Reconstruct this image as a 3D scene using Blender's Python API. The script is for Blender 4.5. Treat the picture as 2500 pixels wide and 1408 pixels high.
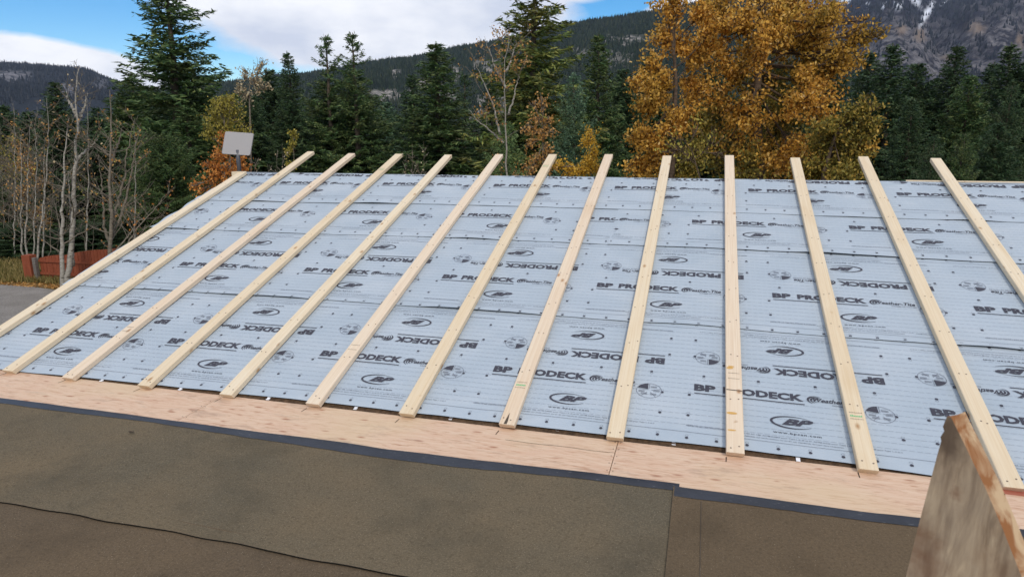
import bpy, math, random
import numpy as np
from mathutils import Matrix, Vector

for o in list(bpy.data.objects): bpy.data.objects.remove(o)
SC = bpy.context.scene
COL = SC.collection
rad = math.radians

# ------------------------------------------------------------------ camera
F, PIT, ROLL, YAW = 1666.76, .227508, -.004005, .272772      # focal length in px of a 2500 px wide picture
CAM = np.array([.40340, -3.38040, 1.63038])
_c, _s, _cp, _sp = math.cos(YAW), math.sin(YAW), math.cos(PIT), math.sin(PIT)
FW = np.array([-_s*_cp, _c*_cp, -_sp]); RT = np.array([_c, _s, 0.]); UP = np.cross(RT, FW)
R2 = RT*math.cos(ROLL)+UP*math.sin(ROLL); U2 = -RT*math.sin(ROLL)+UP*math.cos(ROLL)
cd = bpy.data.cameras.new('camera'); cam = bpy.data.objects.new('camera', cd); COL.objects.link(cam)
cam.matrix_world = Matrix(((R2[0], U2[0], -FW[0], CAM[0]), (R2[1], U2[1], -FW[1], CAM[1]), (R2[2], U2[2], -FW[2], CAM[2]), (0, 0, 0, 1)))
cd.sensor_width = 36; cd.lens = F/2500*36; cd.clip_start = .05; cd.clip_end = 60000
cd.dof.use_dof = True; cd.dof.focus_distance = 6.5; cd.dof.aperture_fstop = 8.0
SC.camera = cam

def ray(px, py):
    d = FW+R2*(px-1250)/F-U2*(py-704)/F
    return d/math.hypot(d[0], d[1])
def P(px, py, dist):
    """a place in the world seen in that direction at a horizontal distance"""
    return CAM+ray(px, py)*dist
def azel(px, py):
    d = ray(px, py); return math.atan2(d[0], d[1]), math.atan(d[2])

# ------------------------------------------------------------------ world, sun
SUN_EL, SUN_AZ = rad(42), rad(150)         # azimuth clockwise from +Y: the sun is behind the camera, to the right
w = bpy.data.worlds.new('World'); SC.world = w; w.use_nodes = True
nt = w.node_tree; N = nt.nodes; L = nt.links; N.clear()
def nd(t, **k):
    n = N.new(t)
    for a, b in k.items(): setattr(n, a, b)
    return n
def mth(op, a, b=None, c=None, clamp=False):
    n = N.new('ShaderNodeMath'); n.operation = op; n.use_clamp = clamp
    for i, x in enumerate((a, b, c)):
        if x is None: continue
        if isinstance(x, (int, float)): n.inputs[i].default_value = x
        else: L.new(x, n.inputs[i])
    return n.outputs[0]
sky = nd('ShaderNodeTexSky', sky_type='NISHITA'); sky.sun_disc = False
sky.sun_elevation = SUN_EL; sky.sun_rotation = SUN_AZ; sky.altitude = 800; sky.air_density = 1.0; sky.dust_density = .3; sky.ozone_density = 3.0
bg1 = nd('ShaderNodeBackground'); bg1.inputs[1].default_value = .125
hs = nd('ShaderNodeHueSaturation'); hs.inputs['Saturation'].default_value = 1.5; hs.inputs['Value'].default_value = .90; L.new(sky.outputs[0], hs.inputs['Color']); L.new(hs.outputs[0], bg1.inputs[0])
geo = nd('ShaderNodeTexCoord'); sep = nd('ShaderNodeSeparateXYZ'); L.new(geo.outputs['Generated'], sep.inputs[0])
az = mth('ARCTAN2', sep.outputs[0], sep.outputs[1]); el = mth('ARCSINE', sep.outputs[2])
def noise(vec, scale, detail, rough=.5, dim='3D'):
    n = nd('ShaderNodeTexNoise'); n.inputs['Scale'].default_value = scale; n.inputs['Detail'].default_value = detail
    n.inputs['Roughness'].default_value = rough; L.new(vec, n.inputs['Vector']); return n.outputs[0]
cmb = nd('ShaderNodeCombineXYZ'); L.new(az, cmb.inputs[0]); L.new(mth('MULTIPLY', el, 2.2), cmb.inputs[1])
n1 = noise(cmb.outputs[0], 5.0, 8, .6); n2 = noise(cmb.outputs[0], 4.2, 6, .55)
warp = mth('MULTIPLY', mth('SUBTRACT', n1, .5), .55)
def blob(px, py, rx, ry, tilt=0.0, soft=.55):
    a0, e0 = azel(px, py); s = 1/F
    dx = mth('SUBTRACT', az, a0); dy = mth('SUBTRACT', el, e0)
    ct, st = math.cos(tilt), math.sin(tilt)
    u = mth('DIVIDE', mth('ADD', mth('MULTIPLY', dx, ct), mth('MULTIPLY', dy, st)), rx*s)
    v = mth('DIVIDE', mth('SUBTRACT', mth('MULTIPLY', dy, ct), mth('MULTIPLY', dx, st)), ry*s)
    r = mth('SQRT', mth('ADD', mth('MULTIPLY', u, u), mth('MULTIPLY', v, v)))
    r = mth('ADD', r, warp)
    return mth('DIVIDE', mth('SUBTRACT', 1+soft/2, r), soft, clamp=True)
blobs = [blob(925, -5, 440, 162, 0, .14), blob(1125, 40, 160, 155, 0, .2), blob(0, 172, 330, 72, -.10, .14),
         blob(1690, 18, 120, 34, .25, .3), blob(1390, -8, 70, 14, 0, .8)]
m = blobs[0]
for b in blobs[1:]: m = mth('MAXIMUM', m, b)
# broken cloud over the rest of the sky, out of the picture
away = mth('MULTIPLY', mth('SUBTRACT', el, rad(17)), 6, clamp=True)
beh = mth('MULTIPLY', mth('SUBTRACT', mth('ABSOLUTE', mth('ADD', az, .27)), .85), 5, clamp=True)
m2 = mth('MULTIPLY', mth('MAXIMUM', away, beh), mth('MULTIPLY', mth('SUBTRACT', noise(geo.outputs['Generated'], 2.0, 6, .55), .36), 6, clamp=True))
m = mth('MAXIMUM', m, m2)
bg2 = nd('ShaderNodeBackground')
cr = nd('ShaderNodeValToRGB'); L.new(n2, cr.inputs[0])
cr.color_ramp.elements[0].position = .36; cr.color_ramp.elements[0].color = (.60, .65, .77, 1)
cr.color_ramp.elements[1].position = .60; cr.color_ramp.elements[1].color = (.95, .96, .99, 1)
L.new(cr.outputs[0], bg2.inputs[0]); bg2.inputs[1].default_value = 1.0
mx = nd('ShaderNodeMixShader'); L.new(m, mx.inputs[0]); L.new(bg1.outputs[0], mx.inputs[1]); L.new(bg2.outputs[0], mx.inputs[2])
out = nd('ShaderNodeOutputWorld'); L.new(mx.outputs[0], out.inputs[0])

sd = bpy.data.lights.new('sun', 'SUN'); sd.energy = 1.9; sd.angle = rad(11); sd.color = (1, .91, .78)
sun = bpy.data.objects.new('sun', sd); COL.objects.link(sun)
sdir = Vector((math.sin(SUN_AZ)*math.cos(SUN_EL), math.cos(SUN_AZ)*math.cos(SUN_EL), math.sin(SUN_EL)))
sun.rotation_euler = sdir.to_track_quat('Z', 'Y').to_euler()
SC.view_settings.view_transform = 'Standard'; SC.view_settings.look = 'None'; SC.view_settings.gamma = 1
SC.view_settings.use_curve_mapping = False; SC.view_settings.exposure = 0.25

# ------------------------------------------------------------------ helpers
def tag(o, label=None, cat=None, group=None, kind=None):
    if label: o['label'] = label
    if cat: o['category'] = cat
    if group: o['group'] = group
    if kind: o['kind'] = kind
    return o
def empty(name, loc=(0, 0, 0)):
    o = bpy.data.objects.new(name, None); COL.objects.link(o); o.location = loc; o.empty_display_size = .1; return o

class G:
    """collects polygons and links them as one mesh object"""
    def __init__(s): s.v = []; s.n = 0; s.p = []      # p: (faces array kxn, mat index)
    def add(s, V, Fc, mi=0):
        V = np.asarray(V, float).reshape(-1, 3); Fc = np.asarray(Fc, int)
        if Fc.ndim == 1: Fc = Fc[None]
        s.v.append(V); s.p.append((Fc+s.n, mi)); s.n += len(V)
    def box(s, c0, c1, mi=0):
        x0, y0, z0 = c0; x1, y1, z1 = c1
        s.add([(x0, y0, z0), (x1, y0, z0), (x1, y1, z0), (x0, y1, z0), (x0, y0, z1), (x1, y0, z1), (x1, y1, z1), (x0, y1, z1)],
              [(0, 3, 2, 1), (4, 5, 6, 7), (0, 1, 5, 4), (1, 2, 6, 5), (2, 3, 7, 6), (3, 0, 4, 7)], mi)
    def tube(s, pts, rs, k=6, mi=0, cap=True):
        pts = np.asarray(pts, float); n = len(pts)
        if np.isscalar(rs): rs = [rs]*n
        t = np.gradient(pts, axis=0); t /= np.linalg.norm(t, axis=1)[:, None]+1e-9
        a = np.array([0, 0, 1.]) if abs(t[:, 2]).mean() < .8 else np.array([1., 0, 0])
        b = np.cross(t, a); b /= np.linalg.norm(b, axis=1)[:, None]+1e-9; c = np.cross(t, b)
        th = np.arange(k)*2*math.pi/k
        V = pts[:, None]+np.asarray(rs)[:, None, None]*(np.cos(th)[None, :, None]*b[:, None]+np.sin(th)[None, :, None]*c[:, None])
        i = np.arange(n-1)[:, None]*k; j = np.arange(k)[None]; j2 = (j+1) % k
        Fc = np.stack([i+j, i+j2, i+k+j2, i+k+j], -1).reshape(-1, 4)
        s.add(V.reshape(-1, 3), Fc, mi)
        if cap: s.p.append((np.arange(k)[None]+s.n-k, mi)); s.p.append((np.arange(k)[::-1][None]+s.n-n*k, mi))
    def build(s, name, mats, parent=None, smooth=False, attrs=None):
        me = bpy.data.meshes.new(name)
        V = np.concatenate(s.v); me.vertices.add(len(V)); me.vertices.foreach_set('co', V.ravel().astype('f4'))
        li = np.concatenate([f.ravel() for f, _ in s.p]); cnt = np.concatenate([np.full(len(f), f.shape[1]) for f, _ in s.p])
        mi = np.concatenate([np.full(len(f), m_) for f, m_ in s.p])
        me.loops.add(len(li)); me.loops.foreach_set('vertex_index', li.astype('i4'))
        me.polygons.add(len(cnt)); st = np.concatenate([[0], np.cumsum(cnt)[:-1]])
        me.polygons.foreach_set('loop_start', st.astype('i4')); me.polygons.foreach_set('loop_total', cnt.astype('i4'))
        me.polygons.foreach_set('material_index', mi.astype('i4'))
        me.polygons.foreach_set('use_smooth', np.full(len(cnt), bool(smooth or name in ('trunk', 'branches', 'pole', 'stem', 'socket')), bool))
        if attrs:
            for k_, a in attrs.items():
                at = me.attributes.new(k_, 'FLOAT', 'POINT'); at.data.foreach_set('value', np.asarray(a, 'f4'))
        me.update(calc_edges=True)
        for m_ in (mats if isinstance(mats, (list, tuple)) else [mats]): me.materials.append(m_)
        o = bpy.data.objects.new(name, me); COL.objects.link(o)
        if parent: o.parent = parent
        return o

def vnoise2(x, y, seed=0):
    """smooth value noise, numpy"""
    x = np.asarray(x, float); y = np.asarray(y, float)
    xi = np.floor(x).astype(int); yi = np.floor(y).astype(int); fx = x-xi; fy = y-yi
    fx = fx*fx*(3-2*fx); fy = fy*fy*(3-2*fy)
    def h(a, b):
        n_ = (a*374761393+b*668265263+seed*974634777) & 0xffffffff
        n_ = ((n_ ^ (n_ >> 13))*1274126177) & 0xffffffff
        return ((n_ ^ (n_ >> 16)) & 0xffff)/65535.
    return (h(xi, yi)*(1-fx)+h(xi+1, yi)*fx)*(1-fy)+(h(xi, yi+1)*(1-fx)+h(xi+1, yi+1)*fx)*fy
def fbm2(x, y, seed=0, o=5, g=.5):
    r = 0; a = 1; t = 0
    for i in range(o):
        r = r+a*vnoise2(np.asarray(x)*2**i, np.asarray(y)*2**i, seed+i*7); t += a; a *= g
    return r/t

# ------------------------------------------------------------------ materials
class M:
    def __init__(s, name, rough=.8, spec=.3):
        s.m = bpy.data.materials.new(name); s.m.use_nodes = True; s.t = s.m.node_tree; s.b = s.t.nodes['Principled BSDF']
        s.b.inputs['Roughness'].default_value = rough; s.b.inputs['Specular IOR Level'].default_value = spec
        s.co = s.t.nodes.new('ShaderNodeTexCoord')
    def l(s, a, b): s.t.links.new(a, b)
    def map(s, scale=(1, 1, 1), rnd=False):
        n = s.t.nodes.new('ShaderNodeMapping'); n.inputs['Scale'].default_value = scale
        s.l(s.co.outputs['Object'], n.inputs[0])
        if rnd:
            oi = s.t.nodes.new('ShaderNodeObjectInfo'); k = s.t.nodes.new('ShaderNodeVectorMath'); k.operation = 'SCALE'
            k.inputs[0].default_value = (37, 91, 53); s.l(oi.outputs['Random'], k.inputs['Scale']); s.l(k.outputs[0], n.inputs['Location'])
        return n.outputs[0]
    def noise(s, vec, sc, det=4, ro=.55, dist=0):
        n = s.t.nodes.new('ShaderNodeTexNoise'); s.l(vec, n.inputs['Vector'])
        n.inputs['Scale'].default_value = sc; n.inputs['Detail'].default_value = det; n.inputs['Roughness'].default_value = ro; n.inputs['Distortion'].default_value = dist
        return n.outputs[0]
    def vor(s, vec, sc):
        n = s.t.nodes.new('ShaderNodeTexVoronoi'); s.l(vec, n.inputs['Vector']); n.inputs['Scale'].default_value = sc; return n
    def ramp(s, f, stops):
        n = s.t.nodes.new('ShaderNodeValToRGB'); s.l(f, n.inputs[0]); e = n.color_ramp.elements
        while len(e) < len(stops): e.new(.5)
        for i, (p, c) in enumerate(stops):
            e[i].position = p; e[i].color = (c, c, c, 1) if isinstance(c, (int, float)) else (*c, 1)
        return n.outputs[0]
    def mix(s, f, a, b, mode='MIX'):
        n = s.t.nodes.new('ShaderNodeMix'); n.data_type = 'RGBA'; n.blend_type = mode
        for k, x in ((0, f), (6, a), (7, b)):
            if hasattr(x, 'is_output'): s.l(x, n.inputs[k])
            elif k == 0: n.inputs[0].default_value = x
            else: n.inputs[k].default_value = (*x, 1)
        return n.outputs[2]
    def math(s, op, a, b=0.):
        n = s.t.nodes.new('ShaderNodeMath'); n.operation = op
        for i, x in enumerate((a, b)):
            if hasattr(x, 'is_output'): s.l(x, n.inputs[i])
            else: n.inputs[i].default_value = x
        return n.outputs[0]
    def attr(s, name):
        n = s.t.nodes.new('ShaderNodeAttribute'); n.attribute_name = name; return n.outputs['Fac']
    def col(s, c):
        if hasattr(c, 'is_output'): s.l(c, s.b.inputs['Base Color'])
        else: s.b.inputs['Base Color'].default_value = (*c, 1)
        return s
    def bump(s, h, st=.3, d=.01):
        n = s.t.nodes.new('ShaderNodeBump'); s.l(h, n.inputs['Height']); n.inputs['Strength'].default_value = st; n.inputs['Distance'].default_value = d
        s.l(n.outputs[0], s.b.inputs['Normal']); return s
    def island(s):
        n = s.t.nodes.new('ShaderNodeNewGeometry'); return n.outputs['Random Per Island']

def leafmat(name, stops, alt=None, tl=.25, scale=1.2, rough=.6, rnd=True):
    a = M(name, rough, .25)
    c = a.ramp(a.island(), stops)
    nz = a.noise(a.map(rnd=rnd), scale, 3, .6)
    if alt: c = a.mix(a.ramp(nz, [(.47, 0.), (.65, 1.)]), c, a.ramp(a.island(), alt))
    a.col(c)
    tr = a.t.nodes.new('ShaderNodeBsdfTranslucent'); a.l(c, tr.inputs[0])
    mx_ = a.t.nodes.new('ShaderNodeMixShader'); mx_.inputs[0].default_value = tl
    a.l(a.b.outputs[0], mx_.inputs[1]); a.l(tr.outputs[0], mx_.inputs[2]); a.l(mx_.outputs[0], a.t.nodes['Material Output'].inputs[0])
    return a.m

def pine(name, base, dark, knot, light):
    a = M(name, .62, .3)
    v = a.map((14, .55, 14), True)
    g = a.noise(v, 2.2, 5, .6, 1.2)
    c = a.mix(a.ramp(g, [(.3, 0.), (.7, 1.)]), base, light)
    oi = a.t.nodes.new('ShaderNodeObjectInfo'); c = a.mix(a.math('MULTIPLY', oi.outputs['Random'], .30), c, dark)
    fine = a.noise(a.map((90, 1.2, 90), True), 1.5, 3, .6)
    c = a.mix(a.math('MULTIPLY', a.ramp(fine, [(.42, 0.), (.72, 1.)]), .55), c, dark)
    vo = a.vor(a.map((10, 5.0, 10), True), 1.0)
    k = a.ramp(vo.outputs['Distance'], [(.06, 1.), (.10, .55), (.17, 0.)])
    sel = a.ramp(a.noise(a.map((1, 1, 1), True), 9.0, 0), [(.43, 0.), (.48, 1.)])
    c = a.mix(a.math('MULTIPLY', a.math('MULTIPLY', k, sel), .85), c, knot)
    big = a.ramp(a.noise(a.map((4, 1.4, 4), True), 1.3, 2), [(.58, 0.), (.75, .35)])
    c = a.mix(big, c, dark)
    a.col(c); a.bump(fine, .15, .002); return a.m
MAT = {}
MAT['pine'] = pine('pale_pine', (.69, .58, .415), (.56, .41, .24), (.34, .18, .07), (.72, .635, .49))
MAT['pine_pink'] = pine('pinkish_pine', (.69, .565, .42), (.56, .40, .26), (.33, .16, .06), (.72, .62, .49))
MAT['stain'] = M('orange_wood_stain', .7).col((.56, .33, .10)).m
MAT['nail'] = M('nail_head', .5).col((.17, .12, .09)).m
MAT['green_ink'] = M('green_ink', .8).col((.16, .46, .22)).m
MAT['ink'] = M('grey_ink', .8).col((.30, .24, .18)).m

a = M('underlayment_film', .5, .35)
nz = a.noise(a.map(), 2.5, 4); n_f = a.noise(a.map((1, 14, 14)), 3, 3)
c = a.mix(a.ramp(nz, [(.3, 0.), (.7, 1.)]), (.345, .41, .475), (.40, .462, .525)); c = a.mix(a.math('MULTIPLY', n_f, .12), c, (.25, .29, .35))
c = a.mix(a.ramp(a.noise(a.map(), 260, 2, .5), [(.72, 0.), (.75, .7)]), c, (.66, .58, .44))
c = a.mix(a.ramp(a.noise(a.map((1, 2, 2)), 1.6, 5, .7), [(.50, 0.), (.75, .35)]), c, (.52, .55, .58))
a.col(c); a.bump(a.noise(a.map((1, 2.2, 2.2)), 6, 5), .8, .012); MAT['film'] = a.m
MAT['print'] = M('dark_print', .55).col((.045, .045, .062)).m
MAT['print_soft'] = M('fine_print', .6).col((.13, .14, .18)).m
MAT['dash'] = M('dash_print', .6).col((.20, .225, .275)).m
MAT['film_edge'] = M('film_underside', .7).col((.02, .022, .026)).m

def felt(name, c1, c2, c3, seed):
    a = M(name, .92, .12)
    v = a.map(); v2 = a.map((1, 1, 1), True)
    big = a.noise(v2, 1.3, 5, .6); c = a.mix(a.ramp(big, [(.33, 0.), (.68, 1.)]), c1, c2)
    sp = a.noise(v, 130, 4, .75); c = a.mix(a.ramp(sp, [(.44, 0.), (.78, .55)]), c, c3)
    sp2 = a.noise(v, 75, 3, .65); c = a.mix(a.ramp(sp2, [(.52, 0.), (.74, .6)]), c, tuple(x*.42 for x in c1))
    blot = a.noise(v2, 2.0, 5, .65); c = a.mix(a.ramp(blot, [(.50, 0.), (.72, .5)]), c, tuple(x*.58 for x in c2))
    c = a.mix(a.ramp(a.noise(v, 310, 1, .5), [(.755, 0.), (.775, .8)]), c, (.55, .48, .36))
    a.col(c); a.bump(sp, .6, .004); return a.m
MAT['felt_grey'] = felt('grey_brown_felt', (.140, .107, .066), (.097, .085, .060), (.29, .22, .14), 1)
MAT['felt_brown'] = felt('brown_felt', (.125, .090, .055), (.103, .076, .048), (.21, .15, .09), 2)
MAT['felt_red'] = felt('reddish_felt', (.118, .086, .054), (.092, .070, .048), (.23, .165, .10), 3)
a = M('felt_selvage', .42, .4); c = a.mix(a.ramp(a.noise(a.map(), 5, 5, .6), [(.35, 0.), (.7, 1.)]), (.009, .011, .018), (.022, .026, .038))
c = a.mix(a.ramp(a.noise(a.map((1, 3, 1)), 40, 2), [(.66, 0.), (.72, .25)]), c, (.25, .25, .25)); a.col(c); a.bump(a.noise(a.map(), 14, 3), .4, .006); MAT['selvage'] = a.m
MAT['seam'] = M('seam_shade_pencil', .95, .05).col((.012, .011, .010)).m  # dark paint for the shade at felt seams, plus pencil ticks and plywood crack

a = M('plywood_face', .75, .2)
v = a.map((1.6, 14, 14), True)
g = a.noise(v, 2.0, 6, .62, 1.6); c = a.mix(a.ramp(g, [(.3, 0.), (.7, 1.)]), (.60, .395, .275), (.67, .505, .37))
g2 = a.noise(a.map((5, 42, 42), True), 2.0, 4, .65, .6); c = a.mix(a.ramp(g2, [(.52, 0.), (.70, .8)]), c, (.40, .205, .115))
yel = a.noise(a.map((1, 1, 1), True), 1.1, 2); c = a.mix(a.ramp(yel, [(.50, 0.), (.66, .6)]), c, (.62, .48, .31))
vo = a.vor(a.map((6, 17, 17), True), 1.0); k = a.ramp(vo.outputs['Distance'], [(.08, 1.), (.22, 0.)])
sel = a.ramp(a.noise(a.map((1, 1, 1), True), 7.0, 1), [(.44, 0.), (.52, .9)])
c = a.mix(a.math('MULTIPLY', k, sel), c, (.36, .17, .10))
br = a.ramp(a.noise(a.map((1, 3, 1), True), 3.5, 5, .7), [(.56, 0.), (.70, .55)]); c = a.mix(br, c, (.33, .22, .16))
a.col(c); a.bump(g2, .2, .003); MAT['ply'] = a.m
MAT['ply_edge'] = M('plywood_edge', .8).col((.33, .20, .12)).m
a = M('red_stain', .7); a.col(a.mix(a.noise(a.map((2, 20, 20)), 3, 4), (.28, .07, .05), (.45, .17, .11))); MAT['red'] = a.m
a = M('old_deck', .95, .1); a.col(a.mix(a.ramp(a.noise(a.map(), 30, 5, .7), [(.35, 0.), (.65, 1.)]), (.045, .03, .02), (.12, .075, .045))); MAT['deck'] = a.m
a = M('siding', .7); a.col(a.mix(a.noise(a.map((1, 1, 8)), 3), (.33, .30, .25), (.40, .37, .31))); MAT['siding'] = a.m
MAT['white'] = M('white_plastic', .5).col((.78, .80, .84)).m

a = M('weathered_board', .8, .2)
g = a.noise(a.map((9, 9, 1.6)), 2.0, 5, .6, 1.0); c = a.mix(a.ramp(g, [(.36, 0.), (.60, 1.)]), (.115, .072, .042), (.46, .36, .235))
c = a.mix(a.ramp(a.noise(a.map((2, 2, 1.1)), 2.4, 3), [(.45, 0.), (.68, .8)]), c, (.21, .165, .13))
vo = a.vor(a.map((10, 10, 4)), 1.0); k = a.ramp(vo.outputs['Distance'], [(.16, .95), (.36, 0.)])
c = a.mix(k, c, (.16, .07, .035)); a.col(c); a.bump(g, .4, .003); MAT['board_face'] = a.m
a = M('sawn_edge', .7, .2)
g = a.noise(a.map((6, 6, 5)), 2.6, 4, .6, .8); c = a.mix(a.ramp(g, [(.40, 0.), (.56, 1.)]), (.26, .11, .04), (.50, .36, .22)); a.col(c); MAT['board_edge'] = a.m

def bark(name, c1, c2, sz=(3, 3, 14), spots=None):
    a = M(name, .85, .15); c = a.mix(a.ramp(a.noise(a.map(sz), 2, 4, .6), [(.35, 0.), (.65, 1.)]), c1, c2)
    if spots: c = a.mix(a.ramp(a.noise(a.map((1, 1, 3)), 6, 3), [(.6, 0.), (.66, 1.)]), c, spots)
    a.col(c); return a.m
MAT['bark_dark'] = bark('dark_bark', (.055, .042, .032), (.11, .09, .07))
MAT['bark_aspen'] = bark('pale_aspen_bark', (.21, .195, .165), (.36, .34, .30), spots=(.07, .06, .05))
MAT['bark_grey'] = bark('grey_twig_bark', (.11, .094, .072), (.21, .183, .145))
MAT['bark_orange'] = bark('brown_bark', (.07, .05, .035), (.12, .085, .06))
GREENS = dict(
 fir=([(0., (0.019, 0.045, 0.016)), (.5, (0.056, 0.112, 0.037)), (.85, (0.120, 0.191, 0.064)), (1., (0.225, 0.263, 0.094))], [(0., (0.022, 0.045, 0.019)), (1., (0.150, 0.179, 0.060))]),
 sunny=([(0., (0.034, 0.064, 0.019)), (.5, (0.104, 0.154, 0.041)), (.85, (0.235, 0.271, 0.066)), (1., (0.375, 0.375, 0.104))], [(0., (0.037, 0.056, 0.019)), (1., (0.263, 0.235, 0.066))]),  # sunlit yellow-green put into the fir needle colours
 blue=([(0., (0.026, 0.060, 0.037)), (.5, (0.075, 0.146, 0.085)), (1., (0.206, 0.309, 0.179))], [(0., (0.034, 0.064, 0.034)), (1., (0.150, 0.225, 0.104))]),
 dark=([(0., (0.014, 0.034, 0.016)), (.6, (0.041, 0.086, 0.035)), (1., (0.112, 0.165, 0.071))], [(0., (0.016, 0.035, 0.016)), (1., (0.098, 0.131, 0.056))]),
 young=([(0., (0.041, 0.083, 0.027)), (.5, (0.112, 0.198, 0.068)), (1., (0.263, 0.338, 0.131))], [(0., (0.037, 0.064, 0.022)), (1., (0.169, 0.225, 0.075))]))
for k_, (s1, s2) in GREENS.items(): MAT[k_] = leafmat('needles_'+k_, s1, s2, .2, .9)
MAT['orange'] = leafmat('orange_leaves', [(0., (.16, .075, .018)), (.3, (.50, .25, .042)), (.7, (.84, .48, .085)), (.93, (.90, .60, .16)), (1., (.84, .60, .28))],
                        [(0., (.12, .085, .018)), (.5, (.46, .30, .05)), (1., (.68, .42, .09))], .48, .55)
MAT['olive'] = leafmat('olive_leaves', [(0., (.09, .075, .018)), (.5, (.22, .19, .036)), (1., (.50, .33, .07))], [(0., (.08, .08, .02)), (1., (.32, .25, .05))], .3, .8)
MAT['rust'] = leafmat('rusty_leaves', [(0., (.20, .065, .015)), (.5, (.48, .18, .035)), (1., (.70, .33, .09))], None, .3)
MAT['gold'] = leafmat('golden_leaves', [(0., (.35, .19, .02)), (.6, (.66, .40, .04)), (1., (.80, .55, .10))], None, .3)
MAT['yellow'] = leafmat('yellow_leaves', [(0., (.12, .11, .02)), (.6, (.34, .29, .05)), (1., (.50, .42, .10))], None, .3)
MAT['pale'] = leafmat('pale_leaves', [(0., (.28, .20, .10)), (.6, (.50, .40, .24)), (1., (.62, .55, .40))], None, .3)
MAT['tan'] = leafmat('tan_leaves', [(0., (.22, .11, .03)), (.6, (.48, .25, .07)), (1., (.62, .40, .17))], None, .3)

# ------------------------------------------------------------------ roof coordinates
RA = .321941; CA, SA = math.cos(RA), math.sin(RA)
def RP(u, v, n):
    u = np.asarray(u, float); v = np.asarray(v, float); n = np.asarray(n, float)
    return np.stack(np.broadcast_arrays(u, v*CA-n*SA, v*SA+n*CA), -1)
U0, U1, VR = -4.82, 6.2, 3.72
GZ = -3.6

# ------------------------------------------------------------------ ground
g = G(); rr = [0, 15, 25, 40, 70, 120, 250, 600, 1500, 4000, 7700]; K = 48
th = np.arange(K)*2*math.pi/K
V = [(0, 0, GZ)]
for r_ in rr[1:]: V += [(r_*math.cos(t), r_*math.sin(t), GZ) for t in th]
Fq = []; Ft = [(0, 1+i, 1+(i+1) % K) for i in range(K)]
for j in range(len(rr)-2):
    for i in range(K): a0 = 1+j*K+i; b0 = 1+j*K+(i+1) % K; Fq.append((a0, a0+K, b0+K, b0))
g.add(V, Ft); g.p.append((np.array(Fq), 0))
a = M('ground_soil', .95, .1); v = a.map()
c = a.mix(a.ramp(a.noise(v, .35, 6, .6), [(.35, 0.), (.65, 1.)]), (.085, .07, .035), (.16, .13, .06))
c = a.mix(a.ramp(a.noise(v, 9, 5, .7), [(.45, 0.), (.7, 1.)]), c, (.22, .15, .075)); a.col(c); a.bump(a.noise(v, 12, 4), .5, .05)
tag(g.build('ground', a.m), kind='structure')
def gp(px, py, z=GZ): d = ray(px, py); t = (z-CAM[2])/d[2]; return CAM+t*d
yard = [gp(-900, 700), gp(-300, 693), gp(0, 694), gp(60, 698), gp(120, 706), gp(260, 730), gp(400, 780), (-6, 3, GZ), (-6, -14, GZ), (-45, -22, GZ), (-60, 0, GZ)]
g = G(); ct_ = np.mean(np.array(yard, float), axis=0)
Y = np.array([ct_]+[tuple(q) for q in yard], float); Y[:, 2] = GZ+.01
g.add(Y, [(0, 1+i, 1+(i+1) % len(yard)) for i in range(len(yard))])
a = M('gravel', .95, .1); v = a.map(); c = a.mix(a.ramp(a.noise(v, 1.2, 5, .6), [(.35, 0.), (.7, 1.)]), (.20, .185, .165), (.29, .27, .25))
c = a.mix(a.ramp(a.noise(v, 30, 4, .7), [(.40, 0.), (.65, .7)]), c, (.12, .11, .10)); a.col(c); a.bump(a.noise(v, 30, 4), .6, .03)
tag(g.build('gravel_yard', a.m), kind='structure')

rng = np.random.default_rng(5)
def diamonds(C, D, ln, wd, rng, flat=None, up=None):
    """leaf shaped quads centred at C along D"""
    n_ = len(C); D = D/(np.linalg.norm(D, axis=1)[:, None]+1e-9)
    R_ = rng.normal(size=(n_, 3))
    if up is not None: R_ = R_*up+np.array([0, 0, 1.])
    W_ = np.cross(D, R_); W_ /= np.linalg.norm(W_, axis=1)[:, None]+1e-9
    ln = np.asarray(ln).reshape(-1, 1)/2; wd = np.asarray(wd).reshape(-1, 1)/2
    V = np.stack([C-D*ln, C+W_*wd-D*ln*.1, C+D*ln, C-W_*wd-D*ln*.1], 1)
    return V.reshape(-1, 3), np.arange(4*n_).reshape(-1, 4)
# leaf litter and grass on the verge
n_ = 5000; px = rng.uniform(-150, 420, n_); py = rng.uniform(0, 1, n_)
pts = np.array([gp(x, 700-28*y+ (x-60)*.07) for x, y in zip(px, py)]); pts[:, 2] += .02
D = rng.normal(size=(n_, 3)); D[:, 2] *= .25
g = G(); g.add(*diamonds(pts, D, rng.uniform(.07, .14, n_), rng.uniform(.05, .09, n_), rng, up=.4))
tag(g.build('leaf_litter', MAT['tan']), 'fallen brown leaves scattered along the verge by the gravel', 'leaf litter', kind='stuff')
n_ = 9000; px = rng.uniform(-250, 330, n_); py = rng.uniform(0, 1, n_)
pts = np.array([gp(x, 692-55*y+max(0, x-60)*.06) for x, y in zip(px, py)]); D = rng.normal(size=(n_, 3))*.35; D[:, 2] = 1
pts[:, 2] += .1
g = G(); g.add(*diamonds(pts, D, rng.uniform(.2, .4, n_), np.full(n_, .035), rng))
a = leafmat('dry_grass', [(0., (.09, .09, .02)), (.6, (.20, .16, .055)), (1., (.34, .26, .11))], None, .2)
tag(g.build('dry_grass', a), 'rough dry grass on the verge left of the fence', 'grass', kind='stuff')

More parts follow.
